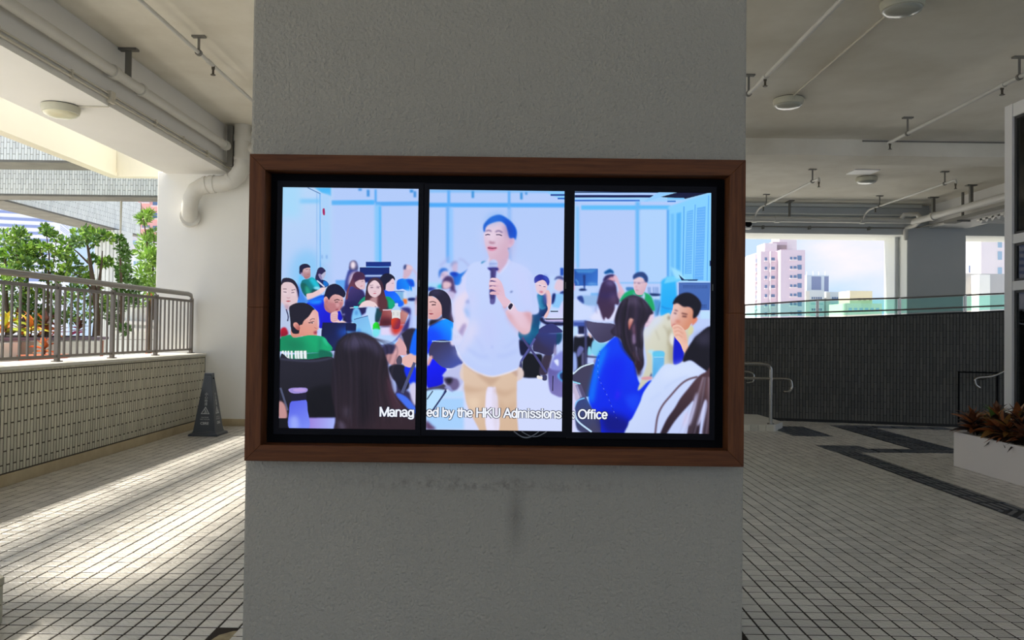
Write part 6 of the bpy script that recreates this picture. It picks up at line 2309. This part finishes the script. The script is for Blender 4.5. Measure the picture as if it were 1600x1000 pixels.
# man in khaki, hand on chin
view(990, 440, 10)
P('170,1000 160,780 240,700 330,580 440,540 560,500 620,640 700,760 820,700 920,700 930,800 860,900 800,1250 500,1400 300,1450 220,1560 60,1700 200,1300', (200, 200, 185), 2, (185, 185, 165), (300, 700, 700, 1100))
P('170,760 260,700 330,570 470,545 400,640 240,800 180,950', (190, 205, 245), 10, op=.9)
Ln('345,765 400,920', 12, (150, 145, 130), 3, .7)
Ln('470,690 560,860 540,1000', 14, (130, 120, 100), 4, .7)
P('530,560 560,535 575,580 545,610', (120, 110, 90), 3, op=.8)
P('550,720 600,800 640,1000 650,1260 560,1300 540,1000', (150, 140, 115), 6, op=.8)
P('560,870 600,800 640,900 630,1010 570,960', (215, 215, 210), 4)
P('640,870 720,920 760,1010 790,1200 700,1300 620,1280', (5, 15, 185), 2)
P('850,780 900,690 930,760 880,840', (195, 195, 150), 3)
P('580,660 580,540 610,440 640,340 760,360 860,400 945,430 965,580 890,680 850,740 780,770 650,760 600,720', (214, 170, 160), 1, (196, 130, 105), (620, 500, 860, 640))
P('580,560 610,460 660,440 660,560 620,640', (210, 190, 205), 10, op=.7)
P('930,570 980,560 1000,600 970,650 910,690', (205, 120, 95), 2)
P('612,350 640,280 700,220 800,180 900,190 1000,260 1055,350 1050,430 1000,540 930,580 930,460 870,400 780,400 690,345 630,360', (14, 12, 26), 2)
Ln('640,450 690,465', 16, (70, 45, 60), 2, .85)
Ln('750,500 840,520', 18, (60, 32, 35), 2, .85)
Ln('630,495 670,508', 18, (60, 40, 55), 2, .85)
Ln('760,548 830,555', 20, (50, 25, 30), 2, .85)
P('650,630 690,600 730,625 720,655 670,650', (185, 110, 95), 4, op=.8)
P('610,680 660,670 640,720 610,730', (160, 70, 80), 3, op=.7)
P('610,700 700,680 780,740 820,820 840,960 860,1080 790,1110 730,980 650,880 620,800', (222, 172, 155), 1)
for s in ('620,735 700,720 760,760', '635,790 700,775 770,820', '650,845 710,840 760,880'):
    Ln(s, 10, (165, 100, 85), 2, .75)
P('740,760 800,800 840,960 790,940 760,850', (200, 140, 120), 6, op=.6)
view(970, 530, 6.667)
Ln('930,735 1080,640', 10, (20, 40, 80), 1)
P('220,400 330,390 340,420 230,425', (200, 140, 150), 2)
P('300,390 320,350 335,390', (60, 70, 110), 2)
# blue bottle
P('280,130 340,118 345,180 330,300 335,420 325,420 325,180', (150, 215, 250), 3, op=.8)
P('335,180 345,130 445,132 452,190 445,300 400,420 335,420', (95, 170, 225), 2, (70, 150, 215), (350, 200, 430, 350))
P('343,140 440,135 445,180 345,182', (85, 180, 225), 2)
Ln('345,190 445,190', 8, (150, 210, 245), 1)
# woman at the right edge, pale jacket, dark head, long hair
P('80,880 120,820 200,660 260,520 330,420 380,350 440,280 500,262 580,270 680,230 720,225 830,290 890,340 960,360 960,1060 100,1060', (186, 202, 246), 2, (176, 190, 240), (300, 500, 600, 900))
P('440,300 560,280 700,240 860,330 800,380 600,400 440,420', (196, 210, 248), 14, op=.8)
Ln('450,520 560,440 700,390', 8, (150, 170, 225), 4, .6)
Ln('300,640 420,560', 14, (160, 180, 235), 6, .6)
P('650,240 660,170 690,110 740,30 800,-40 960,-110 960,380 890,335 820,285 730,225', (16, 12, 24), 2)
P('770,-20 860,-70 930,-90 930,60 820,60', (60, 58, 80), 10, op=.6)
Ln('800,395 700,425 620,480 520,590 430,700 380,820 355,1010', 16, (70, 42, 42), 2)
P('800,400 880,350 960,340 960,1060 880,1060 850,980 900,700 880,640 840,780 800,1060 690,1060 720,820 760,650 700,700 560,860 440,1040 390,1040 470,850 560,720 620,620 700,520', (70, 48, 55), 2, (40, 28, 38), (760, 450, 800, 950))
P('760,640 800,560 780,720 730,880 700,880', (190, 195, 240), 4, op=.85)
P('870,660 890,640 860,800 810,900 800,870', (195, 200, 245), 3, op=.9)
P('840,520 900,440 930,430 930,620 880,600', (115, 85, 85), 14, op=.5)
P('660,800 700,760 690,860 650,930', (205, 185, 215), 5, op=.6)
view(970, 530, 6.667)
for i in range(50):
    a_ = hr_.uniform(0, 1)
    Ln([(840 + 90 * a_, 400), (760 + 190 * a_, 600), (690 + 250 * a_ + hr_.uniform(-15, 15), 800), (600 + 330 * a_, 1000)], hr_.uniform(3, 8), hr_.choice(((110, 78, 78), (28, 18, 26), (85, 58, 62), (205, 205, 240))), 2, .22)
IMG = _blur(IMG.reshape(PH * K, -1), 0).reshape(IMG.shape)
# soft camera look and slight glow of the bright whites
for c_ in range(3):
    IMG[..., c_] = 1.25 * IMG[..., c_] - 0.25 * _blur(IMG[..., c_], 2)
IMG = np.clip(IMG, 0, 255)
v_ = IMG / 255.0
IMG = 255 * (v_ + (1 - (1 - v_) ** 1.32 - v_) * v_ ** 0.9)

# ---- the three displays
SY = 3.462
PANELS = [((443.1, 291.6), (654.9, 296.2), (647.9, 670.8), (434.5, 669.0)),
          ((671.3, 296.4), (882.0, 298.6), (877.9, 674.0), (665.9, 670.8)),
          ((898.7, 299.0), (1111.0, 301.5), (1108.3, 678.3), (893.3, 674.6))]
LBL = ['left hand video screen showing seated students with laptops and a purple bottle',
       'middle video screen showing a man in a white shirt holding a microphone',
       'right hand video screen showing students in blue, khaki and white']
sm_ = bpy.data.materials.new('screen_picture')
sm_.use_nodes = True
t_ = sm_.node_tree
bs = t_.nodes['Principled BSDF']
bs.inputs['Base Color'].default_value = (0.004, 0.004, 0.005, 1)
bs.inputs['Roughness'].default_value = 0.35
bs.inputs['Specular IOR Level'].default_value = 0.25
av = t_.nodes.new('ShaderNodeVertexColor')
av.layer_name = 'picture'
t_.links.new(av.outputs['Color'], bs.inputs['Emission Color'])
EMI = 1.0 / 2 ** vs.exposure
bs.inputs['Emission Strength'].default_value = EMI
WHT = mat('subtitle_white', (0, 0, 0), 0.6, emit=((0.88, 0.92, 1.0), EMI), spec=0)
DRK = mat('subtitle_outline', (0, 0, 0), 0.6, emit=((0.012, 0.016, 0.05), EMI), spec=0)
LIN = np.where(IMG / 255 <= 0.04045, IMG / 255 / 12.92, ((IMG / 255 + 0.055) / 1.055) ** 2.4).astype(np.float32)


def sample(px, py):
    x = np.clip((px - PX0) * K - 0.5, 0, LIN.shape[1] - 1.001)
    y = np.clip((py - PY0) * K - 0.5, 0, LIN.shape[0] - 1.001)
    i, j = x.astype(int), y.astype(int)
    fx, fy = (x - i)[:, None], (y - j)[:, None]
    return (LIN[j, i] * (1 - fx) + LIN[j, i + 1] * fx) * (1 - fy) + (LIN[j + 1, i] * (1 - fx) + LIN[j + 1, i + 1] * fx) * fy


def arc(cx, cy, rx, ry, a0, a1, n=9):
    return [(cx + rx * math.cos(math.radians(a0 + (a1 - a0) * i / n)), cy + ry * math.sin(math.radians(a0 + (a1 - a0) * i / n))) for i in range(n + 1)]


# upright sans letters as pen strokes; cap height 1: (advance, strokes)
GLYPH = {
    ' ': (.30, []),
    'M': (.90, [[(.09, 0), (.09, 1)], [(.09, 1), (.45, .04), (.81, 1)], [(.81, 1), (.81, 0)]]),
    'H': (.78, [[(.09, 0), (.09, 1)], [(.69, 0), (.69, 1)], [(.09, .53), (.69, .53)]]),
    'K': (.76, [[(.09, 0), (.09, 1)], [(.68, 1), (.09, .38)], [(.29, .58), (.72, 0)]]),
    'U': (.76, [[(.09, 1), (.09, .33)] + arc(.38, .33, .29, .31, 180, 360) + [(.67, 1)]]),
    'A': (.74, [[(.03, 0), (.37, 1), (.71, 0)], [(.14, .34), (.60, .34)]]),
    'O': (.86, [arc(.43, .5, .36, .47, 90, 450, 20)]),
    'a': (.58, [arc(.27, .52, .19, .20, 165, 0) + [(.46, .12), (.53, .03)], arc(.25, .22, .19, .19, 60, 420, 14) ]),
    'n': (.58, [[(.08, 0), (.08, .73)], [(.08, .45)] + arc(.29, .47, .20, .24, 165, 0) + [(.49, 0)]]),
    'm': (.90, [[(.08, 0), (.08, .73)], [(.08, .47)] + arc(.265, .50, .17, .21, 165, 0) + [(.435, 0)], [(.435, .47)] + arc(.62, .50, .185, .21, 165, 0) + [(.805, 0)]]),
    'g': (.60, [arc(.28, .37, .21, .335, 20, 340, 16), [(.50, .73), (.50, -.05)] + arc(.285, -.05, .215, .17, 0, -165)]),
    'e': (.58, [[(.08, .38), (.50, .38)] + arc(.29, .38, .21, .335, 0, 320, 16)]),
    'd': (.60, [arc(.28, .37, .21, .335, 20, 340, 16), [(.50, 0), (.50, 1)]]),
    'b': (.60, [arc(.32, .37, .21, .335, 160, -160, 16), [(.09, 0), (.09, 1)]]),
    'y': (.54, [[(.04, .73), (.27, .05)], [(.50, .73), (.22, -.12), (.14, -.22), (.05, -.22)]]),
    't': (.32, [[(.15, .94), (.15, .14), (.20, .05), (.30, .04)], [(.02, .69), (.29, .69)]]),
    'h': (.58, [[(.08, 0), (.08, 1)], [(.08, .45)] + arc(.29, .47, .20, .24, 165, 0) + [(.49, 0)]]),
    'i': (.25, [[(.125, 0), (.125, .73)], [(.125, .89), (.125, 1.0)]]),
    's': (.53, [[(.46, .56), (.38, .67), (.26, .71), (.13, .66), (.09, .54), (.17, .45), (.29, .40), (.41, .34), (.47, .22), (.40, .09), (.27, .04), (.13, .08), (.06, .20)]]),
    'f': (.31, [[(.14, 0), (.14, .78)] + arc(.26, .80, .12, .16, 180, 75, 5), [(.02, .69), (.29, .69)]]),
    'o': (.58, [arc(.29, .37, .22, .335, 90, 450, 18)]),
    'c': (.53, [arc(.28, .37, .21, .335, 40, 320, 16)]),
}


def pen(mb, pts, w, fx):
    """flat ribbon with rounded joins along a stroke"""
    for (ax_, ay_), (bx_, by_) in zip(pts[:-1], pts[1:]):
        d = Vector((bx_ - ax_, by_ - ay_))
        if d.length < 1e-6:
            continue
        d.normalize()
        n = Vector((-d.y, d.x)) * w
        ex = d * w * 0.35
        mb.quad(fx(ax_ + n.x - ex.x, ay_ + n.y - ex.y), fx(ax_ - n.x - ex.x, ay_ - n.y - ex.y), fx(bx_ - n.x + ex.x, by_ - n.y + ex.y), fx(bx_ + n.x + ex.x, by_ + n.y + ex.y))


def subtitle(word, x0, x1, ybase, cap, parent):
    total = sum(GLYPH[ch][0] for ch in word)
    a, b_ = at(x0, ybase, SY), at(x1, ybase, SY)
    sxx = (b_.x - a.x) / total
    szz = cap / FPX * SY
    for kind, m_, wd, dy in (('subtitle_outline', DRK, 0.150, 0.0010), ('subtitle_text', WHT, 0.082, 0.0018)):
        mb = MB()
        u = 0.0
        k_ = 0
        for ch in word:
            for st in GLYPH[ch][1]:
                k_ += 1
                yy_ = SY - dy - 0.00001 * (k_ % 9)
                pen(mb, st, wd, lambda x, y, u=u, yy_=yy_: (a.x + (u + x) * sxx, yy_, (a.z + b_.z) / 2 + y * szz))
            u += GLYPH[ch][0]
        mb.build(kind, m_, parent)


for k, c in enumerate(PANELS):
    w = [at(*p, SY) for p in c]
    x0, x1 = (w[0].x + w[3].x) / 2, (w[1].x + w[2].x) / 2
    z1, z0 = (w[0].z + w[1].z) / 2, (w[2].z + w[3].z) / 2
    t = empty('video_display', ((x0 + x1) / 2, PY, z0))
    tag(t, LBL[k], 'screen', 'video wall screens')
    nx, ny = 285, 500
    U_, V_ = np.meshgrid(np.linspace(0, 1, nx), np.linspace(0, 1, ny))
    U_, V_ = U_.ravel(), V_.ravel()
    co = np.stack([x0 + (x1 - x0) * U_, np.full(U_.shape, SY), z1 + (z0 - z1) * V_], 1).astype(np.float32)
    cc = np.array(c, float)
    ph = ((cc[0] * (1 - U_)[:, None] + cc[1] * U_[:, None]) * (1 - V_)[:, None] + (cc[3] * (1 - U_)[:, None] + cc[2] * U_[:, None]) * V_[:, None])
    rgb = sample(ph[:, 0], ph[:, 1])
    me = bpy.data.meshes.new('screen')
    idx = np.arange(nx * ny).reshape(ny, nx)
    fcs = np.stack([idx[:-1, :-1], idx[1:, :-1], idx[1:, 1:], idx[:-1, 1:]], -1).reshape(-1, 4)
    me.vertices.add(nx * ny)
    me.vertices.foreach_set('co', co.ravel())
    me.loops.add(fcs.size)
    me.loops.foreach_set('vertex_index', fcs.ravel().astype(np.int32))
    me.polygons.add(len(fcs))
    me.polygons.foreach_set('loop_start', np.arange(0, fcs.size, 4, dtype=np.int32))
    me.update(calc_edges=True)
    at_ = me.color_attributes.new('picture', 'FLOAT_COLOR', 'POINT')
    at_.data.foreach_set('color', np.concatenate([rgb, np.ones((len(rgb), 1))], 1).astype(np.float32).ravel())
    me.materials.append(sm_)
    o = bpy.data.objects.new('screen', me)
    COL.objects.link(o)
    adopt(o, t)
    bz = MB()
    e, f = 0.0235, 0.028
    for a in ((x0 - e, x0, z0 - f, z1 + f), (x1, x1 + e, z0 - f, z1 + f), (x0, x1, z1, z1 + f), (x0, x1, z0 - f, z0)):
        bz.box(a[0], a[1], SY - 0.004, PY - 0.015, a[2], a[3])
    bz.build('bezel', M['bezel'], t)
    MB().box(x0, x1, SY + 0.003, PY - 0.016, z0, z1).build('back_shell', M['black'], t)
    MB().box(x1 + .006, x1 + .012, SY - 0.0055, SY - 0.004, z0 + .62 * (z1 - z0) - .03, z0 + .62 * (z1 - z0)).build('indicator', M['gasket'], t)
    if k == 0:
        subtitle('Manag', 593, 647.3, 650.8, 14.3, t)
    elif k == 1:
        subtitle('ed by the HKU Admissions', 666.3, 877.3, 652.2, 14.3, t)
    else:
        subtitle('s', 893.6, 898, 654.2, 14.3, t)
        subtitle('Office', 903, 949.3, 654.4, 14.3, t)
